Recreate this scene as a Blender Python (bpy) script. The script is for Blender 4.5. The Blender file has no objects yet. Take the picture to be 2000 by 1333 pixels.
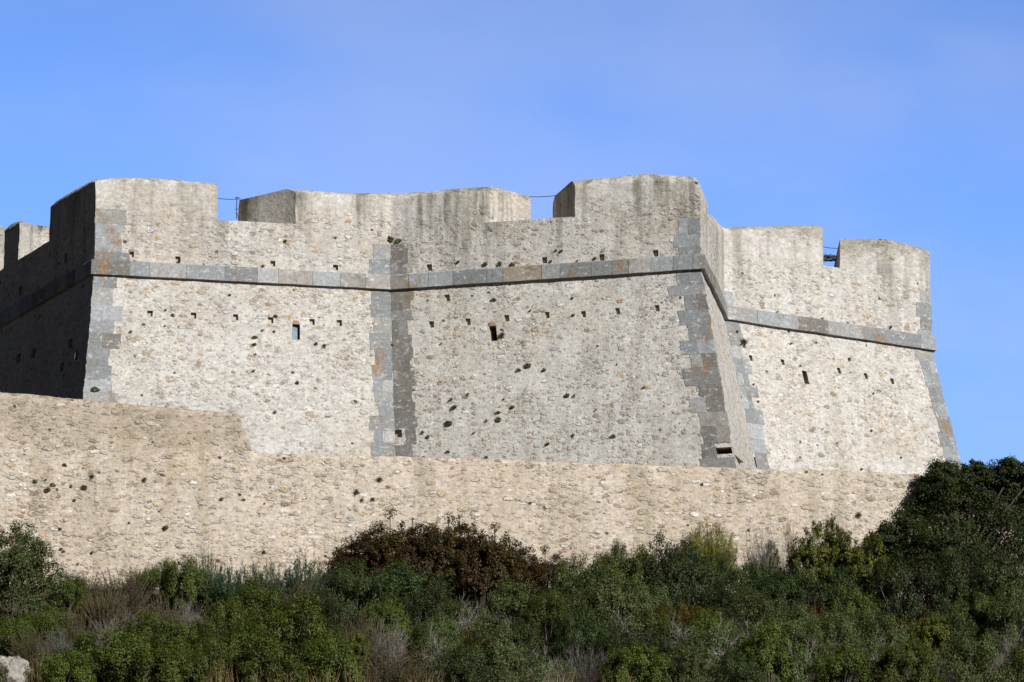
import bpy, bmesh, math, random
import numpy as np
from mathutils import Vector, noise, Matrix

random.seed(7)
RNG = np.random.default_rng(11)
S = bpy.context.scene
COL = S.collection
R = math.radians

# ------------------------------------------------------------------ camera
F, VH = 8000.0, 2500.0
PITCH = math.atan((VH - 666.5) / F)
CP, SP = math.cos(PITCH), math.sin(PITCH)
cam_d = bpy.data.cameras.new('camera')
cam_d.sensor_width = 36.0
cam_d.lens = F / 2000 * 36.0
cam_d.clip_end = 20000
cam = bpy.data.objects.new('camera', cam_d)
cam.rotation_euler = (R(90) + PITCH, 0, 0)
COL.objects.link(cam)
S.camera = cam

# ------------------------------------------------------------------ light
SUN_AZ, SUN_EL = 37.0, 27.0          # azimuth from straight behind the camera towards the right
s_dir = Vector((math.sin(R(SUN_AZ)) * math.cos(R(SUN_EL)), -math.cos(R(SUN_AZ)) * math.cos(R(SUN_EL)), math.sin(R(SUN_EL))))
sun_d = bpy.data.lights.new('sun', 'SUN')
sun_d.energy = 5.0
sun_d.angle = R(0.5)
sun_d.color = (1.0, 0.975, 0.94)
sun = bpy.data.objects.new('sun', sun_d)
sun.rotation_euler = (-s_dir).to_track_quat('-Z', 'Y').to_euler()
COL.objects.link(sun)

S.view_settings.view_transform = 'Standard'
S.view_settings.look = 'None'
S.view_settings.exposure = 0.14
S.view_settings.gamma = 1.0
S.view_settings.use_curve_mapping = False


class NT:
    """small helper for node trees"""
    def __init__(self, tree):
        self.t = tree
        self.t.nodes.clear()

    def n(self, kind, ins=None, **props):
        nd = self.t.nodes.new(kind)
        for k, v in props.items():
            setattr(nd, k, v)
        for k, v in (ins or {}).items():
            sock = nd.inputs[k]
            if isinstance(v, bpy.types.NodeSocket):
                self.t.links.new(v, sock)
            else:
                sock.default_value = v
        return nd

    def math(self, op, a, b=0.0, c=0.0, clamp=False):
        return self.n('ShaderNodeMath', {0: a, 1: b, 2: c}, operation=op, use_clamp=clamp).outputs[0]

    def mix(self, fac, a, b, blend='MIX'):
        nd = self.n('ShaderNodeMix', {0: fac, 6: a, 7: b}, data_type='RGBA', blend_type=blend)
        return nd.outputs[2]

    def rng(self, v, a, b, c=0.0, d=1.0, smooth=True):
        return self.n('ShaderNodeMapRange', {0: v, 1: a, 2: b, 3: c, 4: d},
                      interpolation_type='SMOOTHSTEP' if smooth else 'LINEAR').outputs[0]

    def ramp(self, v, stops, mode='CONSTANT'):
        nd = self.n('ShaderNodeValToRGB', {0: v})
        cr = nd.color_ramp
        cr.interpolation = mode
        while len(cr.elements) < len(stops):
            cr.elements.new(0.5)
        for e, (p, c) in zip(cr.elements, stops):
            e.position = p
            e.color = (*c, 1)
        return nd.outputs[0]

    def noise(self, vec, scale, detail=3.0, rough=0.55):
        return self.n('ShaderNodeTexNoise', {'Vector': vec, 'Scale': scale, 'Detail': detail, 'Roughness': rough})

    def scale(self, vec, s):
        return self.n('ShaderNodeMapping', {'Vector': vec, 'Scale': s}).outputs[0]


# sky
w = bpy.data.worlds.new('World')
S.world = w
w.use_nodes = True
nt = NT(w.node_tree)
sky = nt.n('ShaderNodeTexSky', sky_type='NISHITA', sun_disc=False)
sky.sun_elevation = R(SUN_EL)
sky.sun_rotation = R(180 - SUN_AZ)
sky.altitude = 50
sky.air_density = 1.0
sky.dust_density = 0.3
sky.ozone_density = 4.0
tc = nt.n('ShaderNodeTexCoord').outputs['Generated']
cl_v = nt.scale(tc, (1.0, 1.0, 1.5))
n1 = nt.noise(cl_v, 7.0, 3.0, 0.5).outputs[0]
n2 = nt.noise(nt.scale(tc, (0.8, 1, 1.6)), 21.0, 5.0, 0.5).outputs[0]
cl = nt.math('ADD', nt.math('MULTIPLY', n1, 0.60), nt.math('MULTIPLY', n2, 0.40))
cl = nt.rng(cl, 0.34, 0.64, 0.24, 1.0)
blue = nt.mix(1.0, sky.outputs[0], (0.64, 0.87, 1.33, 1), 'MULTIPLY')
skyc = nt.mix(nt.math('MULTIPLY', cl, 0.48), nt.mix(1.0, blue, (2.9, 2.85, 2.85, 1), 'MULTIPLY'), (8.6, 10.6, 16.6, 1))
elev = nt.n('ShaderNodeSeparateXYZ', {0: tc}).outputs[2]
sky_dim = nt.rng(elev, 0.22, 0.55, 1.0, 0.05)          # sky dimmed overhead and away from the view to keep shaded walls dark
toward_view = nt.n('ShaderNodeVectorMath', {0: tc, 1: (0.12, 0.97, 0.21)}, operation='DOT_PRODUCT').outputs['Value']
sky_dim = nt.math('MULTIPLY', sky_dim, nt.rng(toward_view, 0.60, 0.96, 0.10, 1.0))
skyc = nt.mix(1.0, skyc, nt.n('ShaderNodeCombineColor', {0: sky_dim, 1: sky_dim, 2: sky_dim}).outputs[0], 'MULTIPLY')
bg = nt.n('ShaderNodeBackground', {'Color': skyc, 'Strength': 0.05})
out = nt.n('ShaderNodeOutputWorld', {'Surface': bg.outputs[0]})


# ------------------------------------------------------------------ helpers
def ray(u, v):
    x = (u - 1000) / F
    y = (666.5 - v) / F
    return np.array([x, CP - SP * y, SP + CP * y])


def proj(p):
    f = p[1] * CP + p[2] * SP
    up = -p[1] * SP + p[2] * CP
    return 1000 + F * p[0] / f, 666.5 - F * up / f


def at_z(u, v, z):
    r = ray(u, v)
    return r * z / r[2]


def on_plane(u, v, p0, n):
    r = ray(u, v)
    return r * (p0 @ n) / (r @ n)


USED = {}


def tag(o, label=None, cat=None, group=None, kind=None):
    if label:
        o['label'] = label
        USED.setdefault(label, []).append(group)
    if cat:
        o['category'] = cat
    if group:
        o['group'] = group
    if kind:
        o['kind'] = kind
    return o


def empty(name, loc):
    o = bpy.data.objects.new(name, None)
    o.empty_display_size = 0.3
    o.location = loc
    COL.objects.link(o)
    return o


def mesh_obj(name, verts, faces, mat, parent=None, smooth=False, off=None, cols=None):
    """verts in world coordinates; with a parent they are stored relative to it"""
    o_ = np.array(parent.location if parent is not None and off is None else (off if off is not None else (0, 0, 0)))
    v = np.asarray(verts, dtype=float) - o_
    me = bpy.data.meshes.new(name)
    me.from_pydata([tuple(q) for q in v], [], [tuple(f) for f in faces])
    if cols is not None:
        a = me.attributes.new('tint', 'FLOAT', 'FACE')
        a.data.foreach_set('value', np.asarray(cols, dtype=np.float32))
    me.materials.append(mat)
    if smooth:
        me.shade_smooth()
    me.update()
    ob = bpy.data.objects.new(name, me)
    COL.objects.link(ob)
    if parent is not None:
        ob.parent = parent
    elif off is not None:
        ob.location = off
    return ob


def wob(p, a=0.05, b=0.025):
    """irregularity of the masonry: the same vector for the same point, so neighbouring parts stay joined"""
    q = Vector(p)
    d = noise.noise_vector(q * 0.45) * a + noise.noise_vector(q * 1.9 + Vector((9, 3, 1))) * b
    return np.array((p[0] + d.x, p[1] + d.y, p[2] + d.z * 0.5))


# ------------------------------------------------------------------ materials
def new_mat(name):
    m = bpy.data.materials.new(name)
    m.use_nodes = True
    return m, NT(m.node_tree)


def rubble(name, mortar, mortar2, stones, cover=0.5, scale=1.9, flat=1.8, plaster=None, streak=0.5, bump=0.9, dark=(0.16, 0.155, 0.14), warm=(0.40, 0.30, 0.18), crown_z=None):
    m, t = new_mat(name)
    pos = t.n('ShaderNodeNewGeometry').outputs['Position']
    warp = t.noise(pos, 3.0, 2.0).outputs['Color']
    p = t.n('ShaderNodeVectorMath', {0: pos, 1: t.n('ShaderNodeVectorMath', {0: warp, 3: 0.22}, operation='SCALE').outputs[0]}, operation='ADD').outputs[0]
    ps = t.scale(p, (1, 1, flat))
    big = t.noise(pos, 0.16, 4.0, 0.6).outputs[0]
    mid = t.noise(pos, 0.9, 5.0, 0.65).outputs[0]
    fine = t.noise(pos, 7.0, 5.0, 0.75).outputs[0]
    cov = t.rng(t.noise(pos, 0.35, 3.0).outputs[0], 0.35, 0.65, -0.13, 0.13)
    base = t.mix(t.rng(mid, 0.3, 0.7), (*mortar, 1), (*mortar2, 1))
    base = t.mix(t.math('MULTIPLY', t.rng(big, 0.45, 0.7), 0.30), base, (*warm, 1))
    height = t.math('MULTIPLY', fine, 0.5)
    inten = None
    if plaster is not None:      # fewer stones show above this height
        z = t.n('ShaderNodeSeparateXYZ', {0: pos}).outputs[2]
        zz = t.math('ADD', z, t.math('MULTIPLY', t.math('SUBTRACT', mid, 0.5), 3.0))
        inten = t.math('MAXIMUM', t.rng(zz, plaster - 0.5, plaster + 0.9, 1.0, 0.14), t.rng(zz, plaster + 1.35, plaster + 1.9, 0.0, 0.9))
    # large, medium and small stones
    for i, (sc, cv, lo, hi) in enumerate(((scale, cover, 0.50, 0.36), (scale * 1.75, cover * 0.95, 0.52, 0.36), (scale * 3.3, cover * 0.9, 0.5, 0.34))):
        vo = t.n('ShaderNodeTexVoronoi', {'Vector': ps, 'Scale': sc, 'Randomness': 0.95}, feature='F1')
        sp = t.n('ShaderNodeSeparateColor', {0: vo.outputs['Color']})
        rim = t.math('ADD', vo.outputs['Distance'], t.math('MULTIPLY', t.math('SUBTRACT', fine, 0.5), 0.32))
        msk = t.rng(rim, lo, hi)
        thr = t.math('SUBTRACT', 1.0, t.math('ADD', cov, cv))
        on = t.rng(sp.outputs[0], thr, t.math('ADD', thr, 0.10))
        msk = t.math('MULTIPLY', msk, on)
        if inten is not None:
            msk = t.math('MULTIPLY', msk, inten)
        col = t.ramp(sp.outputs[1], stones)
        var = t.rng(t.noise(pos, 9.0, 3.0).outputs[0], 0.3, 0.7, 0.78, 1.2)
        col = t.mix(1.0, col, t.n('ShaderNodeCombineColor', {0: var, 1: var, 2: var}).outputs[0], 'MULTIPLY')
        base = t.mix(t.math('MULTIPLY', msk, 0.78), base, col)
        height = t.math('ADD', height, t.math('MULTIPLY', msk, (0.5, 0.35, 0.2)[i]))
        # open joint below and round some stones
        ring = t.math('MULTIPLY', t.math('MULTIPLY', t.rng(rim, lo - 0.04, lo + 0.02), t.rng(rim, lo + 0.1, lo + 0.03)), t.rng(sp.outputs[2], 0.55, 0.8))
        ring = t.math('MULTIPLY', ring, on)
        if inten is not None:
            ring = t.math('MULTIPLY', ring, inten)
        base = t.mix(t.math('MULTIPLY', ring, 0.22), base, (0.12, 0.10, 0.075, 1))
        height = t.math('SUBTRACT', height, t.math('MULTIPLY', ring, 0.4))
    if crown_z is not None:      # browner, dirtier masonry in the upper courses
        zc_ = t.math('ADD', t.n('ShaderNodeSeparateXYZ', {0: pos}).outputs[2], t.math('MULTIPLY', t.math('SUBTRACT', mid, 0.5), 2.6))
        base = t.mix(t.rng(zc_, crown_z - 1.2, crown_z + 0.3, 0, 0.40), base, (0.27, 0.225, 0.16, 1))
    # missing stones: small sockets, their inner shade painted as dark colour
    vo = t.n('ShaderNodeTexVoronoi', {'Vector': t.scale(p, (1, 1, 1.2)), 'Scale': 0.85, 'Randomness': 1.0}, feature='F1')
    sp = t.n('ShaderNodeSeparateColor', {0: vo.outputs['Color']})
    pit = t.math('MULTIPLY', t.rng(t.math('ADD', vo.outputs['Distance'], t.math('MULTIPLY', fine, 0.08)), 0.15, 0.11), t.math('GREATER_THAN', sp.outputs[0], 0.45))
    base = t.mix(t.math('MULTIPLY', pit, 0.85), base, (0.035, 0.03, 0.022, 1))
    height = t.math('SUBTRACT', height, t.math('MULTIPLY', pit, 1.2))
    # run-off streaks and lichen
    sk = t.noise(t.scale(pos, (1, 1, 0.10)), 0.85, 4.0, 0.6).outputs[0]
    sm = t.math('MULTIPLY', t.rng(sk, 0.47, 0.68), streak)
    if plaster is not None:
        sm = t.math('MULTIPLY', sm, t.rng(z, plaster - 4.5, plaster + 1.5, 0.35, 1.35))
        cap = t.math('MULTIPLY', t.rng(t.math('ADD', z, t.math('MULTIPLY', mid, 1.6)), plaster + 2.3, plaster + 3.4), 0.55)
        sm = t.math('MAXIMUM', sm, cap)
    base = t.mix(t.math('MINIMUM', sm, 1.0), base, t.mix(t.rng(mid, 0.35, 0.65), (*dark, 1), (dark[0] * 1.9, dark[1] * 1.8, dark[2] * 1.6, 1)))
    mot = t.noise(ps, 2.6, 4.0, 0.6).outputs[0]
    gr = t.math('MULTIPLY', t.rng(fine, 0.25, 0.75, 0.80, 1.14), t.rng(mot, 0.3, 0.7, 0.82, 1.12))
    base = t.mix(1.0, base, t.n('ShaderNodeCombineColor', {0: gr, 1: gr, 2: gr}).outputs[0], 'MULTIPLY')
    bp = t.n('ShaderNodeBump', {'Height': height, 'Strength': bump, 'Distance': 0.12})
    b = t.n('ShaderNodeBsdfPrincipled', {'Base Color': base, 'Roughness': 0.95, 'Normal': bp.outputs[0], 'Specular IOR Level': 0.15})
    t.n('ShaderNodeOutputMaterial', {0: b.outputs[0]})
    return m


FORT_STONES = [(0, (0.44, 0.42, 0.385)), (0.22, (0.53, 0.495, 0.44)), (0.42, (0.37, 0.355, 0.33)), (0.55, (0.66, 0.64, 0.61)),
               (0.70, (0.42, 0.325, 0.215)), (0.80, (0.32, 0.285, 0.245)), (0.88, (0.45, 0.285, 0.125)), (0.95, (0.25, 0.16, 0.095))]
LOW_STONES = [(0, (0.50, 0.43, 0.34)), (0.2, (0.40, 0.35, 0.28)), (0.36, (0.54, 0.46, 0.36)), (0.5, (0.43, 0.41, 0.38)),
              (0.62, (0.30, 0.21, 0.14)), (0.68, (0.72, 0.68, 0.62)), (0.84, (0.48, 0.35, 0.21)), (0.93, (0.24, 0.16, 0.11))]
M_FORT = rubble('fort_rubble', (0.57, 0.55, 0.515), (0.48, 0.465, 0.435), FORT_STONES, cover=0.31, bump=0.7, plaster=64.4, streak=0.55)
M_FORT_GREY = rubble('fort_rubble_weathered', (0.60, 0.58, 0.54), (0.50, 0.485, 0.45), FORT_STONES, cover=0.31, bump=0.7, plaster=64.4, streak=0.7, dark=(0.15, 0.145, 0.125))
M_LOW = rubble('lower_wall_rubble', (0.60, 0.52, 0.43), (0.50, 0.44, 0.37), LOW_STONES, cover=0.34, scale=1.55, flat=2.2, streak=0.45, crown_z=47.3, bump=0.8, dark=(0.22, 0.19, 0.14))


def block_stone():
    m, t = new_mat('grey_marble_blocks')
    pos = t.n('ShaderNodeNewGeometry').outputs['Position']
    tint = t.n('ShaderNodeAttribute', attribute_name='tint').outputs['Fac']
    c = t.ramp(tint, [(0, (0.26, 0.28, 0.295)), (0.25, (0.20, 0.21, 0.215)), (0.45, (0.34, 0.36, 0.38)), (0.62, (0.26, 0.245, 0.21)), (0.75, (0.155, 0.15, 0.14)), (0.88, (0.38, 0.38, 0.38)), (1, (0.30, 0.25, 0.19))], 'LINEAR')
    fine = t.noise(pos, 6.0, 6.0, 0.7).outputs[0]
    mid = t.noise(pos, 1.1, 4.0, 0.6)
    vein = t.noise(t.scale(pos, (1, 1, 2.0)), 2.2, 5.0, 0.7).outputs[0]
    c = t.mix(t.rng(vein, 0.54, 0.68, 0, 0.8), c, (0.54, 0.55, 0.56, 1))
    c = t.mix(t.rng(mid.outputs[0], 0.55, 0.72, 0, 0.75), c, (0.20, 0.17, 0.125, 1))
    c = t.mix(t.rng(t.noise(t.scale(pos, (1, 1, 0.5)), 0.45, 5.0, 0.7).outputs[0], 0.55, 0.66, 0, 0.75), c, (0.25, 0.155, 0.085, 1))
    lime = t.noise(t.scale(pos, (1, 1, 1.3)), 1.7, 6.0, 0.7).outputs[0]
    c = t.mix(t.rng(lime, 0.56, 0.72, 0, 0.5), c, (0.45, 0.42, 0.37, 1))
    g = t.rng(fine, 0.25, 0.75, 0.70, 1.2)
    c = t.mix(1.0, c, t.n('ShaderNodeCombineColor', {0: g, 1: g, 2: g}).outputs[0], 'MULTIPLY')
    bp = t.n('ShaderNodeBump', {'Height': t.math('ADD', fine, vein), 'Strength': 0.5, 'Distance': 0.05})
    b = t.n('ShaderNodeBsdfPrincipled', {'Base Color': c, 'Roughness': 0.8, 'Normal': bp.outputs[0], 'Specular IOR Level': 0.2})
    t.n('ShaderNodeOutputMaterial', {0: b.outputs[0]})
    return m


M_BLOCK = block_stone()


def simple(name, c1, c2, scale=3.0, rough=0.9, bump=0.4, detail=5.0):
    m, t = new_mat(name)
    pos = t.n('ShaderNodeNewGeometry').outputs['Position']
    n = t.noise(pos, scale, detail, 0.65).outputs[0]
    c = t.mix(t.rng(n, 0.32, 0.68), (*c1, 1), (*c2, 1))
    bp = t.n('ShaderNodeBump', {'Height': n, 'Strength': bump, 'Distance': 0.08})
    b = t.n('ShaderNodeBsdfPrincipled', {'Base Color': c, 'Roughness': rough, 'Normal': bp.outputs[0], 'Specular IOR Level': 0.2})
    t.n('ShaderNodeOutputMaterial', {0: b.outputs[0]})
    return m


M_HOLE = simple('socket_masonry', (0.34, 0.30, 0.24), (0.48, 0.44, 0.38), 5.0)
M_LINTEL = simple('ochre_lintel_stone', (0.38, 0.24, 0.11), (0.30, 0.22, 0.14), 6.0)
M_BACK_SLAB = simple('blue_grey_slab', (0.16, 0.20, 0.24), (0.22, 0.26, 0.30), 4.0, 0.6)  # slab colour standing for the lit back wall of the slit
M_IRON = simple('rusty_iron', (0.03, 0.025, 0.022), (0.06, 0.04, 0.03), 8.0, 0.7)
M_DECK = simple('terrace_paving', (0.28, 0.25, 0.2), (0.36, 0.33, 0.27), 1.5)
M_SOIL = simple('dry_soil', (0.055, 0.045, 0.028), (0.09, 0.072, 0.045), 0.9)
M_BARK = simple('grey_bark', (0.09, 0.08, 0.065), (0.16, 0.145, 0.125), 6.0)
M_BARK_D = simple('dark_bark', (0.05, 0.04, 0.03), (0.10, 0.085, 0.07), 6.0)
M_TWIG = simple('silvery_dead_twigs', (0.12, 0.105, 0.095), (0.20, 0.185, 0.17), 5.0)
M_BRANCH = simple('pale_grey_branches', (0.22, 0.20, 0.175), (0.34, 0.315, 0.29), 5.0)
M_TWIG_B = simple('brown_heather_twigs', (0.10, 0.08, 0.062), (0.18, 0.145, 0.12), 5.0)


def rock_mat():
    m, t = new_mat('pale_limestone')
    pos = t.n('ShaderNodeNewGeometry').outputs['Position']
    a = t.noise(pos, 0.9, 6.0, 0.7).outputs[0]
    b_ = t.noise(pos, 3.5, 5.0, 0.7).outputs[0]
    c = t.mix(t.rng(b_, 0.35, 0.65), (0.40, 0.375, 0.34, 1), (0.26, 0.235, 0.21, 1))
    c = t.mix(t.rng(a, 0.47, 0.56, 0, 0.9), c, (0.06, 0.055, 0.05, 1))
    bp = t.n('ShaderNodeBump', {'Height': t.math('ADD', a, b_), 'Strength': 0.8, 'Distance': 0.15})
    b = t.n('ShaderNodeBsdfPrincipled', {'Base Color': c, 'Roughness': 0.95, 'Normal': bp.outputs[0]})
    t.n('ShaderNodeOutputMaterial', {0: b.outputs[0]})
    return m


M_ROCK = rock_mat()


def leaf_mat(name, stops, rough=0.55, trans=0.25, spec=0.3):
    """each leaf carries its own random number; the ramp gives it its colour"""
    m, t = new_mat(name)
    a = t.n('ShaderNodeAttribute', attribute_name='leaf').outputs['Fac']
    rnd = t.n('ShaderNodeObjectInfo').outputs['Random']
    c = t.ramp(a, stops, 'LINEAR')
    hs = t.n('ShaderNodeHueSaturation', {'Hue': t.rng(rnd, 0, 1, 0.475, 0.510, False), 'Saturation': 1.12, 'Value': t.rng(rnd, 0, 1, 0.85, 1.5, False), 'Color': c}).outputs[0]
    b = t.n('ShaderNodeBsdfPrincipled', {'Base Color': hs, 'Roughness': rough, 'Specular IOR Level': spec})
    tr = t.n('ShaderNodeBsdfTranslucent', {'Color': hs})
    mx = t.n('ShaderNodeMixShader', {0: trans, 1: b.outputs[0], 2: tr.outputs[0]})
    t.n('ShaderNodeOutputMaterial', {0: mx.outputs[0]})
    return m


L_MASTIC = leaf_mat('mastic_leaves', [(0, (0.024, 0.037, 0.009)), (0.5, (0.046, 0.066, 0.014)), (0.85, (0.076, 0.096, 0.020)), (1, (0.115, 0.125, 0.028))])
L_DARK = leaf_mat('dark_evergreen_leaves', [(0, (0.013, 0.021, 0.007)), (0.5, (0.026, 0.040, 0.012)), (0.9, (0.044, 0.062, 0.019)), (1, (0.07, 0.085, 0.035))])
L_OAK = leaf_mat('holm_oak_leaves', [(0, (0.012, 0.019, 0.007)), (0.5, (0.024, 0.034, 0.011)), (0.9, (0.042, 0.054, 0.017)), (1, (0.08, 0.08, 0.035))], spec=0.2, rough=0.6)
L_RUST = leaf_mat('rusty_leaves', [(0, (0.020, 0.019, 0.008)), (0.4, (0.038, 0.034, 0.012)), (0.7, (0.060, 0.042, 0.015)), (0.9, (0.095, 0.050, 0.019)), (1, (0.10, 0.095, 0.035))], spec=0.3)
L_HEATH = leaf_mat('olive_heather_leaves', [(0, (0.045, 0.046, 0.022)), (0.6, (0.075, 0.070, 0.032)), (1, (0.12, 0.095, 0.05))], spec=0.1)
L_ORANGE = leaf_mat('orange_heather_leaves', [(0, (0.046, 0.038, 0.011)), (0.6, (0.082, 0.060, 0.014)), (1, (0.13, 0.090, 0.020))], spec=0.1)
L_ROSE = leaf_mat('blue_green_needles', [(0, (0.020, 0.042, 0.022)), (0.6, (0.036, 0.064, 0.032)), (1, (0.065, 0.095, 0.05))], spec=0.2)
L_BROOM = leaf_mat('yellow_green_broom', [(0, (0.09, 0.105, 0.02)), (0.6, (0.16, 0.17, 0.034)), (1, (0.22, 0.21, 0.06))], spec=0.15)
L_YEL = leaf_mat('yellowish_juniper_leaves', [(0, (0.035, 0.045, 0.010)), (0.5, (0.065, 0.076, 0.016)), (1, (0.12, 0.125, 0.03))])
L_GREYGREEN = leaf_mat('grey_green_leaves', [(0, (0.05, 0.065, 0.05)), (0.6, (0.085, 0.105, 0.085)), (1, (0.13, 0.15, 0.12))], spec=0.1)
L_OLIVE = leaf_mat('olive_green_leaves', [(0, (0.032, 0.048, 0.016)), (0.5, (0.056, 0.078, 0.026)), (1, (0.10, 0.12, 0.05))])
L_TUFT = leaf_mat('wall_plant_leaves', [(0, (0.06, 0.075, 0.03)), (0.5, (0.10, 0.115, 0.05)), (1, (0.16, 0.165, 0.08))], trans=0.35, spec=0.1)
L_DRY = leaf_mat('dry_grass_blades', [(0, (0.16, 0.12, 0.06)), (0.6, (0.27, 0.21, 0.11)), (1, (0.36, 0.30, 0.18))], spec=0.1)

# ------------------------------------------------------------------ the fortress
ZC = 60.0                                         # underside of the cordon
C0 = {k: at_z(*p, ZC) for k, p in dict(A=(183, 537), B=(763, 567), C=(1369, 527), D=(1416, 625), E=(1820, 685)).items()}
Lp = at_z(0, 642, ZC)
C0['L'] = C0['A'] + (Lp - C0['A']) * 1.9
C0['G'] = C0['E'] + np.array((-5.0, 27.0, 0))      # hidden side beyond the right salient
C0['H'] = C0['L'] + np.array((22.0, 22.0, 0))


def unit(v):
    v = np.asarray(v, float)
    return v / np.linalg.norm(v)


def normal2(a, b):
    t = unit(b - a)
    return np.array((t[1], -t[0], 0.0))


NRM = {k: normal2(C0[k[0]], C0[k[1]]) for k in ('LA', 'AB', 'BC', 'CD', 'DE', 'EG')}


def bat(face, u, v, b=0.18):
    n = NRM[face] + np.array((0, 0, b))
    return on_plane(u, v, C0[face[0]], n)


BOT = {'A': bat('AB', 163, 780), 'B': bat('AB', 772, 893), 'C': bat('BC', 1432, 880), 'D': bat('DE', 1476, 912), 'E': bat('DE', 1872, 885)}
for k, d in (('L', NRM['LA']), ('G', NRM['EG']), ('H', np.array((0, 1.0, 0)))):
    BOT[k] = C0[k] + d * 0.16 * 10 - np.array((0, 0, 10.0))
ZB = 45.5


def edge(k, z):
    if z >= ZC:
        return np.array((C0[k][0], C0[k][1], z))
    b, c = BOT[k], C0[k]
    f = (ZC - z) / (ZC - b[2])
    q = c + (b - c) * f
    q[2] = z
    return q


class Face:
    def __init__(self, a, b):
        self.a, self.b = a, b
        self.len = np.linalg.norm(C0[b] - C0[a])
        self.n = NRM[a + b]

    def P(self, s, z):
        return edge(self.a, z) * (1 - s) + edge(self.b, z) * s

    def sz(self, u, v):
        x = np.array((0.5, 58.0))
        for _ in range(12):
            p = np.array(proj(self.P(*x)))
            e = np.array((u, v)) - p
            h = 1e-4
            J = np.stack([(np.array(proj(self.P(x[0] + h, x[1]))) - p) / h, (np.array(proj(self.P(x[0], x[1] + h))) - p) / h], axis=1)
            x = x + np.linalg.solve(J, e)
        return x


FA = {k: Face(k[0], k[1]) for k in ('LA', 'AB', 'BC', 'CD', 'DE', 'EG')}
SILL = {'LA': 63.9, 'AB': 63.9, 'BC': 63.9, 'CD': 63.9, 'DE': 64.65, 'EG': 64.65}

fort = empty('fortress', (0.0, 255.0, 47.0))
tag(fort, 'pale rubble-stone fortress with two pointed bastions, grey marble cordon and broad merlons on the hilltop', 'fortress')

# openings: (face, u0, v0, u1, v1, depth, name)
HOLES = []
for u, v in ((293, 613), (378, 617), (460, 620), (529, 626), (609, 629), (663, 631)):
    HOLES.append(('AB', u - 5, v - 6, u + 5, v + 6, 0.2, 'putlog_hole'))
for u, v in ((257, 498), (347, 507), (533, 516), (655, 523)):
    HOLES.append(('AB', u - 5, v - 6, u + 5, v + 5, 0.2, 'putlog_hole'))
for u, v in ((843, 634), (915, 629), (990, 622), (1069, 616), (1140, 614), (1206, 608), (1285, 603), (873, 582)):
    HOLES.append(('BC', u - 5, v - 6, u + 5, v + 6, 0.2, 'putlog_hole'))
for u, v in ((838, 523), (1063, 509), (1176, 503), (1280, 495)):
    HOLES.append(('BC', u - 5, v - 6, u + 5, v + 6, 0.22, 'putlog_hole'))
for u, v in ((1466, 700), (1528, 708), (1639, 724), (1690, 735), (1743, 745)):
    HOLES.append(('DE', u - 4, v - 6, u + 5, v + 6, 0.2, 'putlog_hole'))
for u, v in ((137, 672), (66, 690), (150, 694), (121, 718), (36, 701), (128, 505), (40, 568)):
    HOLES.append(('LA', u - 3, v - 7, u + 3, v + 7, 0.45, 'putlog_hole'))
HOLES += [('AB', 571, 634, 586, 664, 0.6, 'loophole'), ('BC', 956, 638, 971, 666, 2.4, 'loophole'), ('DE', 1565, 724, 1580, 751, 1.8, 'loophole'),
          ('BC', 768, 840, 785, 854, 0.28, 'drain_opening'), ('BC', 1398, 875, 1431, 886, 2.4, 'drain_opening'), ('DE', 1470, 893, 1479, 913, 1.6, 'drain_opening')]


def hole_rect(h):
    f = FA[h[0]]
    (s0, z1), (s1, z0) = f.sz(h[1], h[2]), f.sz(h[3], h[4])
    return min(s0, s1), max(s0, s1), min(z0, z1), max(z0, z1)


RECTS = [(h, hole_rect(h)) for h in HOLES]


def lines(a, b, step, extra):
    n = max(1, int(round((b - a) / step)))
    base = [a + (b - a) * i / n for i in range(n + 1)]
    ex = [e for e in extra if a < e < b]
    tol = step * 0.35
    out = [x for x in base if x in (a, b) or all(abs(x - e) > tol for e in ex)]
    return sorted(set(out + ex))


def grid_face(f, name, z0, z1, mat, step=0.24):
    key = f.a + f.b
    rr = [r for h, r in RECTS if h[0] == key and r[2] < z1 and r[3] > z0]
    sl = lines(0, 1, step / f.len, [x for r in rr for x in r[:2]])
    zl = lines(z0, z1, step, [x for r in rr for x in r[2:]])
    V, Q = [], []
    for z in zl:
        for s in sl:
            V.append(wob(f.P(s, z)))
    m = len(sl)
    for j in range(len(zl) - 1):
        zc = (zl[j] + zl[j + 1]) / 2
        for i in range(m - 1):
            sc = (sl[i] + sl[i + 1]) / 2
            if any(r[0] < sc < r[1] and r[2] < zc < r[3] for r in rr):
                continue
            a = j * m + i
            Q.append((a, a + 1, a + m + 1, a + m))
    return V, Q, sl, zl


MATF = {'LA': M_FORT, 'AB': M_FORT, 'BC': M_FORT_GREY, 'CD': M_FORT, 'DE': M_FORT, 'EG': M_FORT}
TP = 3.6                                           # parapet thickness
for key, f in FA.items():
    V, Q, sl, zl = grid_face(f, 'scarp', ZB, ZC, MATF[key])
    mesh_obj('battered_wall', V, Q, MATF[key], fort, smooth=True)
    V, Q, sl, zl = grid_face(f, 'upper', ZC, SILL[key], MATF[key])
    # sill strip running back through the parapet
    m = len(sl)
    top = (len(zl) - 1) * m
    prev = top
    nin = -f.n
    for k in range(1, 7):
        d = (TP * 1.7 if key not in ('CD', 'EG') else 0.3) * k / 6
        st = len(V)
        for i, s in enumerate(sl):
            q = f.P(s * (1 - (0.16 * d / f.len if key == 'BC' else 0)), SILL[key]) + nin * d
            q[2] += -0.04 * d
            V.append(wob(q))
        for i in range(m - 1):
            Q.append((prev + i, prev + i + 1, st + i + 1, st + i))
        prev = st
    mesh_obj('parapet_wall', V, Q, MATF[key], fort, smooth=False)

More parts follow.
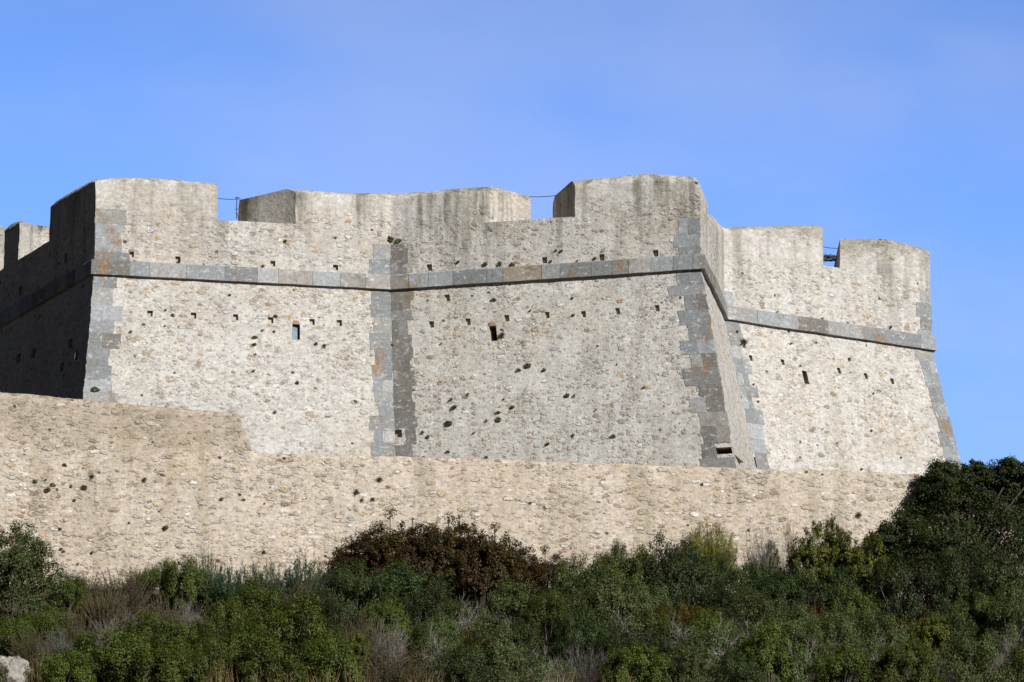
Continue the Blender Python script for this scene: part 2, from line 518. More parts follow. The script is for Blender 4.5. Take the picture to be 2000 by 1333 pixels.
# recesses
for h, r in RECTS:
    f = FA[h[0]]
    d = h[5]
    s0, s1, z0, z1 = r
    fr = [f.P(s0, z0), f.P(s1, z0), f.P(s1, z1), f.P(s0, z1)]
    fr = [wob(p) for p in fr]
    bk = [p - f.n * d for p in fr]
    cc_ = sum(fr) / 4
    V = [p + (p - cc_) * 0.16 - f.n * 0.015 for p in fr] + [p + (p - cc_) * 0.16 for p in bk]
    Q = [(0, 1, 5, 4), (1, 2, 6, 5), (2, 3, 7, 6), (3, 0, 4, 7), (4, 5, 6, 7)]
    o = mesh_obj(h[6], V, Q, M_HOLE, fort)
    if h[6] == 'putlog_hole':
        continue
    if h[6] == 'loophole' and h[0] == 'AB':
        pl = [fr[i] * 0.72 + bk[i] * 0.28 for i in range(4)]
        pl[1] = fr[1] * 0.45 + bk[1] * 0.55
        pl[2] = fr[2] * 0.45 + bk[2] * 0.55
        V = pl + [p - f.n * 0.06 for p in pl]
        Q = [(0, 1, 2, 3), (0, 1, 5, 4), (1, 2, 6, 5), (2, 3, 7, 6), (3, 0, 4, 7)]
        sh = mesh_obj('back_wall_slab', V, Q, M_BACK_SLAB, None, off=np.array(fort.location))  # slanted blue-grey slab added in place of the slit's lit back wall
        sh.location = (0, 0, 0)
        sh.parent = o
    if h[6] == 'loophole' and h[0] != 'DE':
        t = unit(C0[f.b] - C0[f.a])
        c = (fr[2] + fr[3]) / 2
        V = []
        for dn in (0.035, -0.1):
            for dt, dz in ((-0.22, 0.02), (0.24, 0.02), (0.16, 0.24), (-0.15, 0.27)):
                V.append(c + t * dt + f.n * dn + np.array((0, 0, dz)))
        Q = [(0, 1, 2, 3), (0, 1, 5, 4), (1, 2, 6, 5), (2, 3, 7, 6), (3, 0, 4, 7)]
        sh = mesh_obj('lintel', V, Q, M_LINTEL, None, off=np.array(fort.location))
        sh.location = (0, 0, 0)
        sh.parent = o

# terreplein behind the parapet
deck = []
order = ['L', 'A', 'B', 'C', 'D', 'E', 'G', 'H']
dv = [np.array((C0[k][0], C0[k][1], 63.3)) for k in order]
cen = sum(dv) / len(dv)
dv = [p + unit(cen - p) * 0.8 for p in dv]
mesh_obj('terrace_deck', dv, [tuple(range(len(dv)))], M_DECK, fort)
hv = [edge('G', ZB), edge('H', ZB), np.array((*C0['H'][:2], 63.7)), np.array((*C0['G'][:2], 63.7)), edge('L', ZB), np.array((*C0['L'][:2], 63.7))]
mesh_obj('rear_wall', hv, [(0, 1, 2, 3), (1, 4, 5, 2)], M_FORT, fort)


# merlons
def solve_top(pl, line, z0=66.0):
    """height at plan point pl whose projection meets the pixel outline"""
    us = [q[0] for q in line]
    vs = [q[1] for q in line]
    z = z0
    for _ in range(12):
        u, v = proj((pl[0], pl[1], z))
        tgt = np.interp(u, us, vs)
        z += (v - tgt) / F * 250
    return z


def polyline_sampler(pts):
    d = [0]
    for a, b in zip(pts, pts[1:]):
        d.append(d[-1] + np.linalg.norm(b - a))
    return d


def merlon(front, mid, back, arris, ridge, zs, mat, ridge_d=0.8, nh=11):
    """front / mid / back: plan polylines with the same number of vertices, left to right"""
    fr, md, bk = [[np.array((p[0], p[1], 0.0)) for p in q] for q in (front, mid, back)]
    d = polyline_sampler(fr)
    prm = []
    for i in range(len(fr) - 1):
        n = max(2, int((d[i + 1] - d[i]) / 0.17))
        prm += [(i, k / n) for k in range(n)]
        if i + 1 < len(fr) - 1 and abs(zs[i] - zs[i + 1]) > 0.02:
            prm.append((i, 1.0))
    prm.append((len(fr) - 2, 1.0))
    lp = lambda q, i, t: q[i] * (1 - t) + q[i + 1] * t
    secs = []
    for i, t in prm:
        f, m_, b = lp(fr, i, t), lp(md, i, t), lp(bk, i, t)
        z0 = zs[i]
        din = (m_ - f)
        L = np.linalg.norm(din)
        rp = f + din / L * min(ridge_d, L)
        q3 = Vector((f[0] * 2.4, f[1] * 2.4, 7.0))
        rg_ = noise.noise(q3) * 0.05 + noise.noise(q3 * 2.7) * 0.035
        za = solve_top(f, arris) + rg_
        zr = max(solve_top(rp, ridge) + noise.noise(q3 * 1.7 + Vector((0, 0, 5))) * 0.05, za + 0.04)
        col = []
        for k in range(nh + 1):                    # front
            col.append((f[0], f[1], z0 + (za - z0) * k / nh))
        for k in range(1, 5):                      # rounded glacis
            q = k / 4
            pp = f + (rp - f) * q
            col.append((pp[0], pp[1], za + (zr - za) * math.sin(q * math.pi / 2)))
        for q in (0.5, 1.0):
            pp = rp + (m_ - rp) * q
            col.append((pp[0], pp[1], zr - 0.04 * q))
        for q in (0.5, 1.0):
            pp = m_ + (b - m_) * q
            col.append((pp[0], pp[1], zr - 0.05 - 0.25 * q))
        nt_ = len(col)
        for k in range(1, nh + 1):                 # back
            col.append((b[0], b[1], (zr - 0.3) + (z0 - (zr - 0.3)) * k / nh))
        secs.append(col)
    V, Q = [], []
    m = len(secs[0])
    for c in secs:
        for p in c:
            V.append(wob(p, 0.05, 0.045))
    for i in range(len(secs) - 1):
        for k in range(m - 1):
            a = i * m + k
            Q.append((a, a + m, a + m + 1, a + 1))
    # cheeks
    for side in (0, len(secs) - 1):
        c = secs[side]
        topl = list(range(nh, nh + 9))             # indices from front arris to back top
        rows = [[side * m + k for k in topl]]
        for r in range(1, nh + 1):
            row = []
            zf = nh - r
            for k in topl:
                if k == topl[0]:
                    row.append(side * m + zf)
                elif k == topl[-1]:
                    row.append(side * m + topl[-1] + r)
                else:
                    z0 = c[0][2]
                    pt = c[k]
                    z = pt[2] + (z0 - pt[2]) * r / nh
                    row.append(len(V))
                    V.append(wob((pt[0], pt[1], z), 0.06, 0.035))
            rows.append(row)
        for r in range(nh):
            for k in range(len(topl) - 1):
                q = (rows[r][k], rows[r][k + 1], rows[r + 1][k + 1], rows[r + 1][k])
                Q.append(q if side else q[::-1])
    o = mesh_obj('merlon', V, Q, mat, fort, smooth=True)
    o.data.set_sharp_from_angle(angle=R(50))
    return o


def on_face(key, u, v):
    s, z = FA[key].sz(u, v)
    return FA[key].P(s, max(z, ZC))[:3]


def behind(key, u, v, dep):
    """plan point at pixel column u, dep metres behind the face"""
    f = FA[key]
    p0 = C0[f.a] - f.n * dep
    return on_plane(u, v, p0, f.n)


def mitre(k, fa, fb, dep):
    n1, n2 = NRM[fa], NRM[fb]
    b = unit(n1 + n2)
    return C0[k] - b * dep / max(0.4, b @ n1)


TB = TP * 1.65
def straight(key, p, dep):
    return np.array(p) - NRM[key] * dep


# left flank, far merlon then near merlon round the left salient, and so on to the right
LTOP = [(-300, 588), (-60, 490), (0, 457), (37, 435), (97, 404), (182, 356), (210, 353), (270, 353), (340, 357), (425, 364)]
LRID = [(-300, 580), (-60, 480), (0, 455), (20, 442), (37, 433), (97, 403), (140, 379), (182, 354), (210, 350), (270, 347), (340, 352), (415, 359), (425, 361)]
pL0, pL1 = on_face('LA', 9, 470), on_face('LA', 37, 470)
merlon([pL0, pL1], [straight('LA', pL0, TP) + (pL0 - pL1) * 0.0, behind('LA', 100, 440, TP)], [straight('LA', pL0, TB), behind('LA', 104, 440, TB)], LTOP, [(-300, 580), (0, 452), (37, 433), (99, 429), (140, 429)], (SILL['LA'],) * 2, M_FORT)
pf0 = FA['LA'].P(0.02, 64)
pf1 = on_face('LA', -32, 500)
merlon([pf0, pf1], [straight('LA', pf0, TP), behind('LA', 40, 440, TP)], [straight('LA', pf0, TB), behind('LA', 42, 440, TB)], LTOP, [(-300, 470), (-60, 450), (-32, 434), (40, 429), (60, 428)], (SILL['LA'],) * 2, M_FORT)
pa = on_face('LA', 97, 440)
pb = on_face('AB', 425, 400)
merlon([pa, C0['A'], pb], [straight('LA', pa, TP), mitre('A', 'LA', 'AB', TP), behind('AB', 413, 400, TP)],
       [straight('LA', pa, TB), mitre('A', 'LA', 'AB', TB), behind('AB', 400, 400, TB)], LTOP, LRID, (SILL['LA'], SILL['AB']), M_FORT)
p2a, p2b = on_face('AB', 577, 410), on_face('BC', 945, 410)
merlon([p2a, C0['B'], p2b], [behind('AB', 467, 400, TP), mitre('B', 'AB', 'BC', TP), behind('BC', 1036, 400, TP)],
       [behind('AB', 466, 400, TB), mitre('B', 'AB', 'BC', TB), behind('BC', 1036, 400, TB)],
       [(467, 368), (577, 377), (700, 384), (762, 384), (850, 381), (945, 373), (1036, 364)],
       [(467, 365), (577, 372), (660, 377), (720, 379), (775, 377), (850, 375), (900, 369), (945, 367), (1000, 361), (1036, 360)], (SILL['AB'], SILL['BC']), M_FORT_GREY)
p3a = on_face('BC', 1123, 400)
p3b = FA['CD'].P(0.29, 64)
merlon([p3a, C0['C'], p3b], [behind('BC', 1083, 400, TP), mitre('C', 'BC', 'CD', TP), straight('CD', p3b, TP + 0.4)],
       [behind('BC', 1081, 400, TB), mitre('C', 'BC', 'CD', TB), straight('CD', p3b, TB)],
       [(1083, 361), (1123, 364), (1200, 358), (1270, 351), (1363, 352), (1384, 408)],
       [(1083, 357), (1123, 355), (1180, 349), (1230, 343), (1255, 340), (1300, 343), (1363, 348), (1384, 402)], (SILL['BC'], SILL['CD']), M_FORT_GREY)
p4a = FA['CD'].P(0.34, 64)
p4b = on_face('DE', 1607, 470)
merlon([p4a, C0['D'], p4b], [straight('CD', p4a, TP), mitre('D', 'CD', 'DE', TP), behind('DE', 1606, 470, TP)],
       [straight('CD', p4a, TB), mitre('D', 'CD', 'DE', TB), behind('DE', 1603, 470, TB)],
       [(1370, 410), (1384, 424), (1405, 447), (1420, 452), (1500, 452), (1580, 447), (1607, 449)],
       [(1300, 390), (1384, 420), (1405, 446), (1440, 444), (1500, 443), (1560, 441), (1585, 440), (1600, 442), (1607, 446)], (SILL['CD'], SILL['DE']), M_FORT)
p5a = on_face('DE', 1745, 500)
p5b = FA['EG'].P(0.16, 64)
merlon([p5a, C0['E'], p5b], [behind('DE', 1641, 480, 1.7), mitre('E', 'DE', 'EG', 1.6), straight('EG', p5b, 1.8)],
       [behind('DE', 1628, 480, TB + 1.2), mitre('E', 'DE', 'EG', 2.2), straight('EG', p5b, 2.4)],
       [(1628, 464), (1641, 462), (1745, 478), (1816, 494), (1900, 520)],
       [(1628, 462), (1636, 459), (1650, 458), (1690, 462), (1745, 471), (1780, 481), (1816, 492), (1900, 520)], (SILL['DE'], SILL['EG']), M_FORT)


# cordon: a course of long grey blocks round the fort
def cordon():
    ks = ['L', 'A', 'B', 'C', 'D', 'E', 'G']
    H = 0.93
    for i in range(len(ks) - 1):
        key = ks[i] + ks[i + 1]
        n = NRM[key]

        def corner(j, o):
            k = ks[j]
            ns = [NRM[ks[q] + ks[q + 1]] for q in (j - 1, j) if 0 <= q < len(ks) - 1]
            b = unit(sum(ns))
            return C0[k] + b * o / (b @ ns[0])
        L = FA[key].len
        s = 0.0
        V, Q, T = [], [], []
        rnd = random.Random(len(key) + i * 13)
        last = 0.3
        while s < L - 1e-6:
            bl = min(rnd.uniform(1.0, 2.4), L - s)
            if L - s - bl < 0.6:
                bl = L - s
            e0 = s + (0.012 if s > 0 else 0)
            e1 = s + bl - (0.012 if s + bl < L else 0)
            o = 0.25 + rnd.uniform(-0.012, 0.012)
            tint = rnd.random()
            nn = max(1, int(bl / 0.4))
            base = len(V)
            ring = 5
            for q in range(nn + 1):
                x = (e0 + (e1 - e0) * q / nn) / L
                p_out = corner(i, o) * (1 - x) + corner(i + 1, o) * x
                p_mid = corner(i, o - 0.05) * (1 - x) + corner(i + 1, o - 0.05) * x
                p_in = corner(i, -0.2) * (1 - x) + corner(i + 1, -0.2) * x
                for p, dz in ((p_in, 0.0), (p_out, 0.0), (p_out, H - 0.06), (p_mid, H), (p_in, H + 0.02)):
                    r = np.array((p[0], p[1], ZC + dz))
                    V.append(wob(r, 0.05, 0.03))
            for q in range(nn):
                for c in range(ring - 1):
                    a = base + q * ring + c
                    Q.append((a, a + ring, a + ring + 1, a + 1))
                    T.append(tint)
                a = base + q * ring
                Q.append((a + ring - 1, a + 2 * ring - 1, a + ring, a))
                T.append(tint)
            Q.append(tuple(base + c for c in range(ring)))
            Q.append(tuple(base + nn * ring + c for c in range(ring))[::-1])
            T += [tint, tint]
            s += bl
        mesh_obj('cordon', V, Q, M_BLOCK, fort, cols=T)


cordon()


def quoins(key, at0, z0, z1, wid, row=0.80, seed=1, tone=None):
    """dressed blocks bonded into one end of a face; wid = (short, long) at bottom and top"""
    f = FA[key]
    rnd = random.Random(seed)
    V, Q, T = [], [], []
    z = z1
    k = 0
    while z > z0 + 0.2:
        h = row * rnd.uniform(0.7, 1.3)
        zb = max(z0, z - h)
        if zb - z0 < 0.3:
            zb = z0
        wl = (wid[k % 2] * rnd.uniform(0.8, 1.15)) / f.len
        split = rnd.random() < 0.45
        cuts = [0, wl * rnd.uniform(0.4, 0.6), wl] if split else [0, wl]
        for c0, c1 in zip(cuts, cuts[1:]):
            a, b = (c0, c1) if at0 else (1 - c1, 1 - c0)
            if any(hh[0] == key and r[0] < b - 0.004 and r[1] > a + 0.004 and r[2] < z - 0.02 and r[3] > zb + 0.02 for hh, r in RECTS):
                # keep the stone clear of an opening
                rr = [r for hh, r in RECTS if hh[0] == key and r[0] < b and r[1] > a and r[2] < z and r[3] > zb][0]
                if at0 and rr[1] < b - 0.02:
                    a = rr[1]
                elif (not at0) and rr[0] > a + 0.02:
                    b = rr[0]
                else:
                    continue
            tint = (tone[0] + (tone[1] - tone[0]) * rnd.random()) if tone else rnd.random()
            g = 0.003
            zz0, zz1 = zb + 0.004, z - 0.002
            base = len(V)
            ns, nz = 4, 3
            off = 0.022 + rnd.uniform(-0.003, 0.004)
            for q in range(nz + 1):
                for p in range(ns + 1):
                    s_ = a + g / f.len + (b - a - 2 * g / f.len) * p / ns
                    jit = rnd.uniform(-0.05, 0.05) if p in (0, ns) else 0
                    pt = f.P(s_ + jit / f.len, zz0 + (zz1 - zz0) * q / nz) + f.n * off
                    V.append(wob(pt))
            for q in range(nz):
                for p in range(ns):
                    i0 = base + q * (ns + 1) + p
                    Q.append((i0, i0 + 1, i0 + ns + 2, i0 + ns + 1))
                    T.append(tint)
            rim = [base + p for p in range(ns + 1)] + [base + q * (ns + 1) + ns for q in range(1, nz + 1)] + \
                  [base + nz * (ns + 1) + p for p in range(ns - 1, -1, -1)] + [base + q * (ns + 1) for q in range(nz - 1, 0, -1)]
            st = len(V)
            for i0 in rim:
                V.append(V[i0] - f.n * 0.12)
            for j in range(len(rim)):
                j2 = (j + 1) % len(rim)
                Q.append((rim[j], st + j, st + j2, rim[j2]))
                T.append(tint)
        z = zb
        k += 1
    mesh_obj('quoin_stones', V, Q, M_BLOCK, fort, cols=T)


quoins('AB', True, ZC + 0.93, 63.9 + 0.3, (1.95, 2.0), 1.1, 3, (0.0, 0.9))
quoins('AB', True, 47.0, ZC, (1.75, 1.5), 0.95, 4, (0.1, 0.75))
quoins('AB', False, ZC + 0.93, 62.9, (1.05, 1.4), 0.9, 5, (0.3, 0.55))
quoins('AB', False, 47.0, ZC, (1.15, 1.35), 0.88, 6, (0.0, 0.9))
quoins('BC', True, ZC + 0.93, 62.9, (1.35, 1.25), 1.4, 7, (0.70, 0.80))
quoins('BC', True, 47.0, ZC, (1.3, 1.2), 0.88, 8, (0.68, 0.80))
quoins('BC', False, ZC + 0.93, 63.3, (1.5, 1.9), 1.05, 9, (0.1, 0.5))
quoins('BC', False, 46.5, ZC, (1.65, 2.0), 0.92, 10, (0.05, 0.8))
quoins('DE', True, ZC + 0.93, 61.9, (0.7, 0.9), 0.85, 11, (0.3, 0.6))
quoins('DE', True, 47.0, ZC, (1.05, 1.35), 0.85, 12, (0.1, 0.5))
quoins('DE', False, ZC + 0.93, 64.0, (0.85, 1.15), 1.0, 13, (0.3, 0.95))
quoins('DE', False, 47.0, ZC, (1.5, 1.15), 1.0, 14, (0.0, 0.6))

# ------------------------------------------------------------------ lower enclosure wall
W0, W1 = np.array((0.0, 0.0, 0.0)), np.array((0.0, 0.0, 0.0))
W0[:2] = ((500 - 1000) / F * 237, 232.0)
W1[:2] = ((1800 - 1000) / F * 243, 237.2)
WT = unit(W1 - W0)
WN = np.array((WT[1], -WT[0], 0.0))
TOPLINE = [(-900, 676), (-200, 750), (0, 768), (90, 775), (165, 783), (300, 796), (400, 804), (462, 810), (468, 813), (474, 829), (480, 842), (490, 868), (495, 884), (503, 887), (640, 890), (770, 894), (930, 897), (1100, 904), (1300, 911), (1500, 918), (1650, 922), (1810, 930), (2050, 941), (2300, 952), (2900, 978)]
low = empty('enclosure_wall', (float(W0[0]), float(W0[1]) + 1, 40.0))
tag(low, 'long beige rubble wall below the fortress, stepped up at its left end', 'wall')


def low_wall():
    V, Q = [], []
    us = np.unique(np.concatenate([np.arange(-900, 2900, 8.0), [p[0] for p in TOPLINE]]))
    zb = 37.0
    nz = 42
    BT = 0.06
    n3 = WN + np.array((0, 0, BT))
    W0z = W0 + np.array((0, 0, 47.0))
    cols = []
    for u in us:
        v = np.interp(u, [p[0] for p in TOPLINE], [p[1] for p in TOPLINE])
        v += 1.8 * noise.noise(Vector((u * 0.03, 0, 0))) + 1.8 * noise.noise(Vector((u * 0.11, 5, 0)))
        tp = on_plane(u, v, W0z, n3)
        col = []
        for k in range(nz + 1):
            z = zb + (tp[2] - zb) * k / nz
            q = tp + WN * BT * (tp[2] - z)
            q[2] = z
            col.append(q)
        for d, dz in ((0.25, 0.10), (0.7, 0.13), (1.3, 0.08), (1.5, -0.15), (1.5, -1.5), (1.5, zb - tp[2])):
            q = tp - WN * d
            q[2] += dz
            col.append(q)
        cols.append(col)
    m = len(cols[0])
    for c in cols:
        for q in c:
            V.append(wob(q, 0.06, 0.04))
    for i in range(len(cols) - 1):
        for k in range(m - 1):
            a = i * m + k
            Q.append((a, a + m, a + m + 1, a + 1))
    mesh_obj('wall_body', V, Q, M_LOW, low, smooth=True)


low_wall()


# ------------------------------------------------------------------ terrain
def hill(x, y):
    """height of the hillside"""
    yl = y - 0.115 * x
    base = np.interp(yl, [-200, 55, 150, 205, 213, 234, 237, 300, 360, 700], [-6, -3, 14.5, 27.0, 30.4, 38.6, 45.0, 45.0, 40, -5])
    side = max(0.0, abs(x) - 60) * 0.10
    nz = noise.noise(Vector((x * 0.08, y * 0.08, 0))) * 0.8 + noise.noise(Vector((x * 0.3, y * 0.3, 4))) * 0.25
    w_ = np.interp(yl, [40, 120, 230, 238], [0.2, 1.0, 0.6, 0.1])
    return float(base - side * np.interp(yl, [55, 200], [0, 1]) + nz * w_)


def terrain():
    xs = np.concatenate([np.linspace(-3000, -100, 16), np.linspace(-90, 90, 91), np.linspace(100, 3000, 16)])
    ys = np.concatenate([np.linspace(-1500, -20, 10), np.linspace(0, 195, 40), np.linspace(196, 240, 45), np.linspace(250, 700, 24), np.linspace(800, 6000, 10)])
    V, Q = [], []
    for y in ys:
        for x in xs:
            z = hill(x, y)
            V.append((x, y, max(z, -6.0)))
    m = len(xs)
    for j in range(len(ys) - 1):
        for i in range(m - 1):
            a = j * m + i
            Q.append((a, a + 1, a + m + 1, a + m))
    o = mesh_obj('hillside', V, Q, M_SOIL, smooth=True)
    tag(o, 'dry soil of the hillside under the scrub', 'ground', kind='structure')


terrain()


def ground_at(u, v):
    r = ray(u, v)
    y = 190.0
    while y < 236:
        p = r * y / r[1]
        if p[2] <= hill(p[0], p[1]):
            break
        y += 0.25
    p = r * y / r[1]
    p[2] = hill(p[0], p[1])
    return p


# ------------------------------------------------------------------ vegetation
def quads_mesh(name, C, N, L, Wd, val, mat, tdir=None):
    """leaf-sized faces: centres, normals, lengths, widths and a random number for each"""
    n = len(C)
    N = N / (np.linalg.norm(N, axis=1, keepdims=True) + 1e-9)
    t = tdir if tdir is not None else RNG.normal(size=(n, 3))
    t = t - N * np.sum(t * N, axis=1, keepdims=True)
    t /= (np.linalg.norm(t, axis=1, keepdims=True) + 1e-9)
    b = np.cross(N, t)
    L = np.broadcast_to(np.asarray(L, float).reshape(-1, 1), (n, 1))
    Wd = np.broadcast_to(np.asarray(Wd, float).reshape(-1, 1), (n, 1))
    v = np.stack([C - t * L * 0.5, C + b * Wd * 0.5 - t * L * 0.05, C + t * L * 0.5, C - b * Wd * 0.5 - t * L * 0.05], axis=1).reshape(-1, 3)
    me = bpy.data.meshes.new(name)
    me.vertices.add(n * 4)
    me.vertices.foreach_set('co', v.astype(np.float32).ravel())
    me.loops.add(n * 4)
    me.loops.foreach_set('vertex_index', np.arange(n * 4, dtype=np.int32))
    me.polygons.add(n)
    me.polygons.foreach_set('loop_start', np.arange(0, n * 4, 4, dtype=np.int32))
    me.polygons.foreach_set('loop_total', np.full(n, 4, dtype=np.int32))
    a = me.attributes.new('leaf', 'FLOAT', 'FACE')
    a.data.foreach_set('value', np.asarray(val, dtype=np.float32))
    me.materials.append(mat)
    me.update(calc_edges=True)
    me.validate()
    return me


def tubes_mesh(name, segs, mat, sides=4):
    """segs: list of polylines [(point, radius), ...]"""
    V, Q = [], []
    for pl in segs:
        pts = [np.array(p, float) for p, r in pl]
        base = len(V)
        for i, (p, r) in enumerate(pl):
            d = unit(pts[min(i + 1, len(pts) - 1)] - pts[max(i - 1, 0)] + 1e-6)
            a = unit(np.cross(d, (0.3, 0.9, 0.2)))
            b = np.cross(d, a)
            for k in range(sides):
                an = 2 * math.pi * k / sides
                V.append(pts[i] + (a * math.cos(an) + b * math.sin(an)) * r)
        for i in range(len(pl) - 1):
            for k in range(sides):
                k2 = (k + 1) % sides
                Q.append((base + i * sides + k, base + i * sides + k2, base + (i + 1) * sides + k2, base + (i + 1) * sides + k))
    me = bpy.data.meshes.new(name)
    me.from_pydata([tuple(v) for v in V], [], Q)
    me.materials.append(mat)
    me.update()
    return me


def sphere_dirs(n):
    d = RNG.normal(size=(n, 3))
    return d / np.linalg.norm(d, axis=1, keepdims=True)


def crown(nclump, per, rad=1.0, zc=0.55, flat=(1, 1, 0.75), csize=(0.22, 0.4), leaf=(0.06, 0.035), up=0.5, seed=0, skip=0.0, lobes=None):
    """clumps of leaves through the outer part of a crown about 2*rad wide"""
    rng = np.random.default_rng(seed)
    Cs, Ns, Vs = [], [], []
    lob = rng.normal(size=(6, 3))
    lob /= np.linalg.norm(lob, axis=1, keepdims=True)
    cl = []
    for i in range(nclump):
        d = rng.normal(size=3)
        d /= np.linalg.norm(d)
        if d[2] < -0.6:
            d[2] *= -0.6
        k = 0.78 + 0.30 * max(0, np.max(lob @ d) - 0.55) + rng.uniform(-0.14, 0.10)
        shoot = rng.random() < 0.14
        r = rad * k * (rng.uniform(0.35, 0.8) if rng.random() < 0.22 else 1.0) * (rng.uniform(1.0, 1.10) if shoot else 1.0)
        cl.append((d * r * np.array(flat) + np.array((0, 0, zc)), d, rng.uniform(*csize) * rad * (0.5 if shoot else 1.0), rng.random()))
    for c, d, cs, cv in cl:
        n = int(per * (cs / rad / 0.3) ** 2)
        q = rng.normal(size=(n, 3))
        q /= np.linalg.norm(q, axis=1, keepdims=True)
        q = q * (rng.random((n, 1)) ** 0.45)
        q[:, 2] *= 0.8
        Cs.append(c + q * cs)
        Ns.append(q * 0.8 + d * 0.5 + np.array((0, 0, up)) + rng.normal(size=(n, 3)) * 0.42)
        Vs.append(np.clip(rng.random(n) * 0.75 + cv * 0.3, 0, 1))
    Cc, Nn, Vv = np.concatenate(Cs), np.concatenate(Ns), np.concatenate(Vs)
    ok = Cc[:, 2] > 0.02
    n = ok.sum()
    sz = rng.uniform(0.75, 1.3, n)
    return Cc[ok], Nn[ok], leaf[0] * sz, leaf[1] * sz, Vv[ok], cl


def branch_set(seed, h, spread, n, gnarl=0.15, r0=0.05, sub=3):
    rng = np.random.default_rng(seed)
    out = []

    def grow(p, d, length, r, level):
        pl = [(p.copy(), r)]
        k = 5
        for i in range(k):
            d = unit(d + rng.normal(size=3) * gnarl + np.array((0, 0, 0.05)))
            p = p + d * length / k
            pl.append((p.copy(), r * (1 - 0.75 * (i + 1) / k)))
            if level > 0 and i >= 1:
                for _ in range(rng.integers(1, sub)):
                    dd = unit(d + rng.normal(size=3) * 0.55)
                    grow(p.copy(), dd, length * rng.uniform(0.35, 0.6), r * 0.5, level - 1)
        out.append(pl)
    for i in range(n):
        a = rng.uniform(0, 2 * math.pi)
        s = spread * math.sqrt(rng.random())
        d = unit((math.cos(a) * s, math.sin(a) * s, 1.0))
        grow(np.array((rng.normal() * 0.08, rng.normal() * 0.08, -0.1)), d, h * rng.uniform(0.7, 1.05), r0 * rng.uniform(0.7, 1.2), 2 if sub > 2 else 1)
    return out


PROTO = {}


def proto(kind, i, parts):
    PROTO[(kind, i)] = parts


# every prototype is about 2 m wide and 1.3-1.7 m high
for i in range(3):
    C, N, L, Wd, V, cl = crown(100, 480, 1.0, 0.55, (1, 1, 0.72), (0.13, 0.27), (0.042, 0.027), 0.5, 100 + i)
    st = [[((0, 0, -0.15), 0.03), ((c[0] * 0.5, c[1] * 0.5, c[2] * 0.45), 0.016), (tuple(c * 0.95), 0.006)] for c, d, s, v in cl[:14]]
    tm = tubes_mesh('stems', st, M_BARK)
    proto('mastic', i, [('foliage', quads_mesh('mastic_foliage', C, N, L, Wd, V, L_MASTIC)), ('stems', tm)])
    C, N, L, Wd, V, cl = crown(110, 430, 1.0, 0.55, (1, 1, 0.75), (0.11, 0.25), (0.038, 0.025), 0.35, 120 + i)
    proto('dark', i, [('foliage', quads_mesh('dark_foliage', C, N, L, Wd, V, L_DARK)), ('stems', tm)])
    C, N, L, Wd, V, cl = crown(105, 400, 1.0, 0.55, (1, 1, 0.75), (0.11, 0.25), (0.042, 0.027), 0.4, 140 + i)
    proto('olive', i, [('foliage', quads_mesh('olive_foliage', C, N, L, Wd, V, L_OLIVE)), ('stems', tm)])
    C, N, L, Wd, V, cl = crown(190, 480, 1.0, 0.95, (1, 1, 1.05), (0.09, 0.2), (0.06, 0.034), 0.6, 150 + i)
    proto('yellow', i, [('foliage', quads_mesh('yellow_foliage', C, N, L, Wd, V, L_YEL)), ('stems', tm)])
    C, N, L, Wd, V, cl = crown(190, 330, 1.0, 1.1, (1, 1, 1.2), (0.10, 0.22), (0.055, 0.040), 0.8, 160 + i)
    tm2 = tubes_mesh('stems', [[((0, 0, -0.15), 0.05), ((c[0] * 0.5, c[1] * 0.5, c[2] * 0.5), 0.03), (tuple(c), 0.012)] for c, d, s, v in cl[:26]], M_BARK_D)
    proto('rust', i, [('foliage', quads_mesh('rusty_foliage', C, N, L, Wd, V, L_RUST)), ('stems', tm2)])


C, N, L, Wd, V, cl = crown(360, 380, 1.0, 1.05, (1, 1, 1.15), (0.10, 0.2), (0.045, 0.027), 0.4, 175)
proto('tall', 0, [('foliage', quads_mesh('tall_foliage', C, N, L, Wd, V, L_OLIVE)), ('stems', tm)])


def stemmy(seed, n, h, spread, leafy, leaf, mat_leaf, mat_twig, r=0.007, start=0.35, lean=0.12):
    rng = np.random.default_rng(seed)
    segs, C, N, T = [], [], [], []
    for i in range(n):
        a = rng.uniform(0, 2 * math.pi)
        s = spread * math.sqrt(rng.random())
        d = unit((math.cos(a) * s, math.sin(a) * s, 1.0))
        p = np.array((math.cos(a) * s * 0.35, math.sin(a) * s * 0.35, -0.05))
        hh = h * rng.uniform(0.6, 1.08) * (1 - 0.25 * s / max(spread, 0.01))
        pl = [(p.copy(), r)]
        k = 5
        for j in range(k):
            d = unit(d + rng.normal(size=3) * lean)
            q = p + d * hh / k
            pl.append((q.copy(), r * (1 - 0.6 * (j + 1) / k)))
            if (j + 1) / k > start and leafy > 0:
                nl = int(leafy * rng.uniform(0.6, 1.3))
                f = rng.random((nl, 1))
                c = p + (q - p) * f + rng.normal(size=(nl, 3)) * 0.028
                C.append(c)
                N.append(rng.normal(size=(nl, 3)) + np.array((0, 0, 0.2)))
                T.append(np.tile(d, (nl, 1)) + rng.normal(size=(nl, 3)) * 0.5)
            p = q
        segs.append(pl)
    parts = []
    if leafy > 0:
        C, N, T = np.concatenate(C), np.concatenate(N), np.concatenate(T)
        sz = rng.uniform(0.7, 1.3, len(C))
        parts.append(('foliage', quads_mesh('stem_foliage', C, N, leaf[0] * sz, leaf[1] * sz, rng.random(len(C)), mat_leaf, T)))
    parts.append(('stems', tubes_mesh('twig_stems', segs, mat_twig, 3)))
    return parts


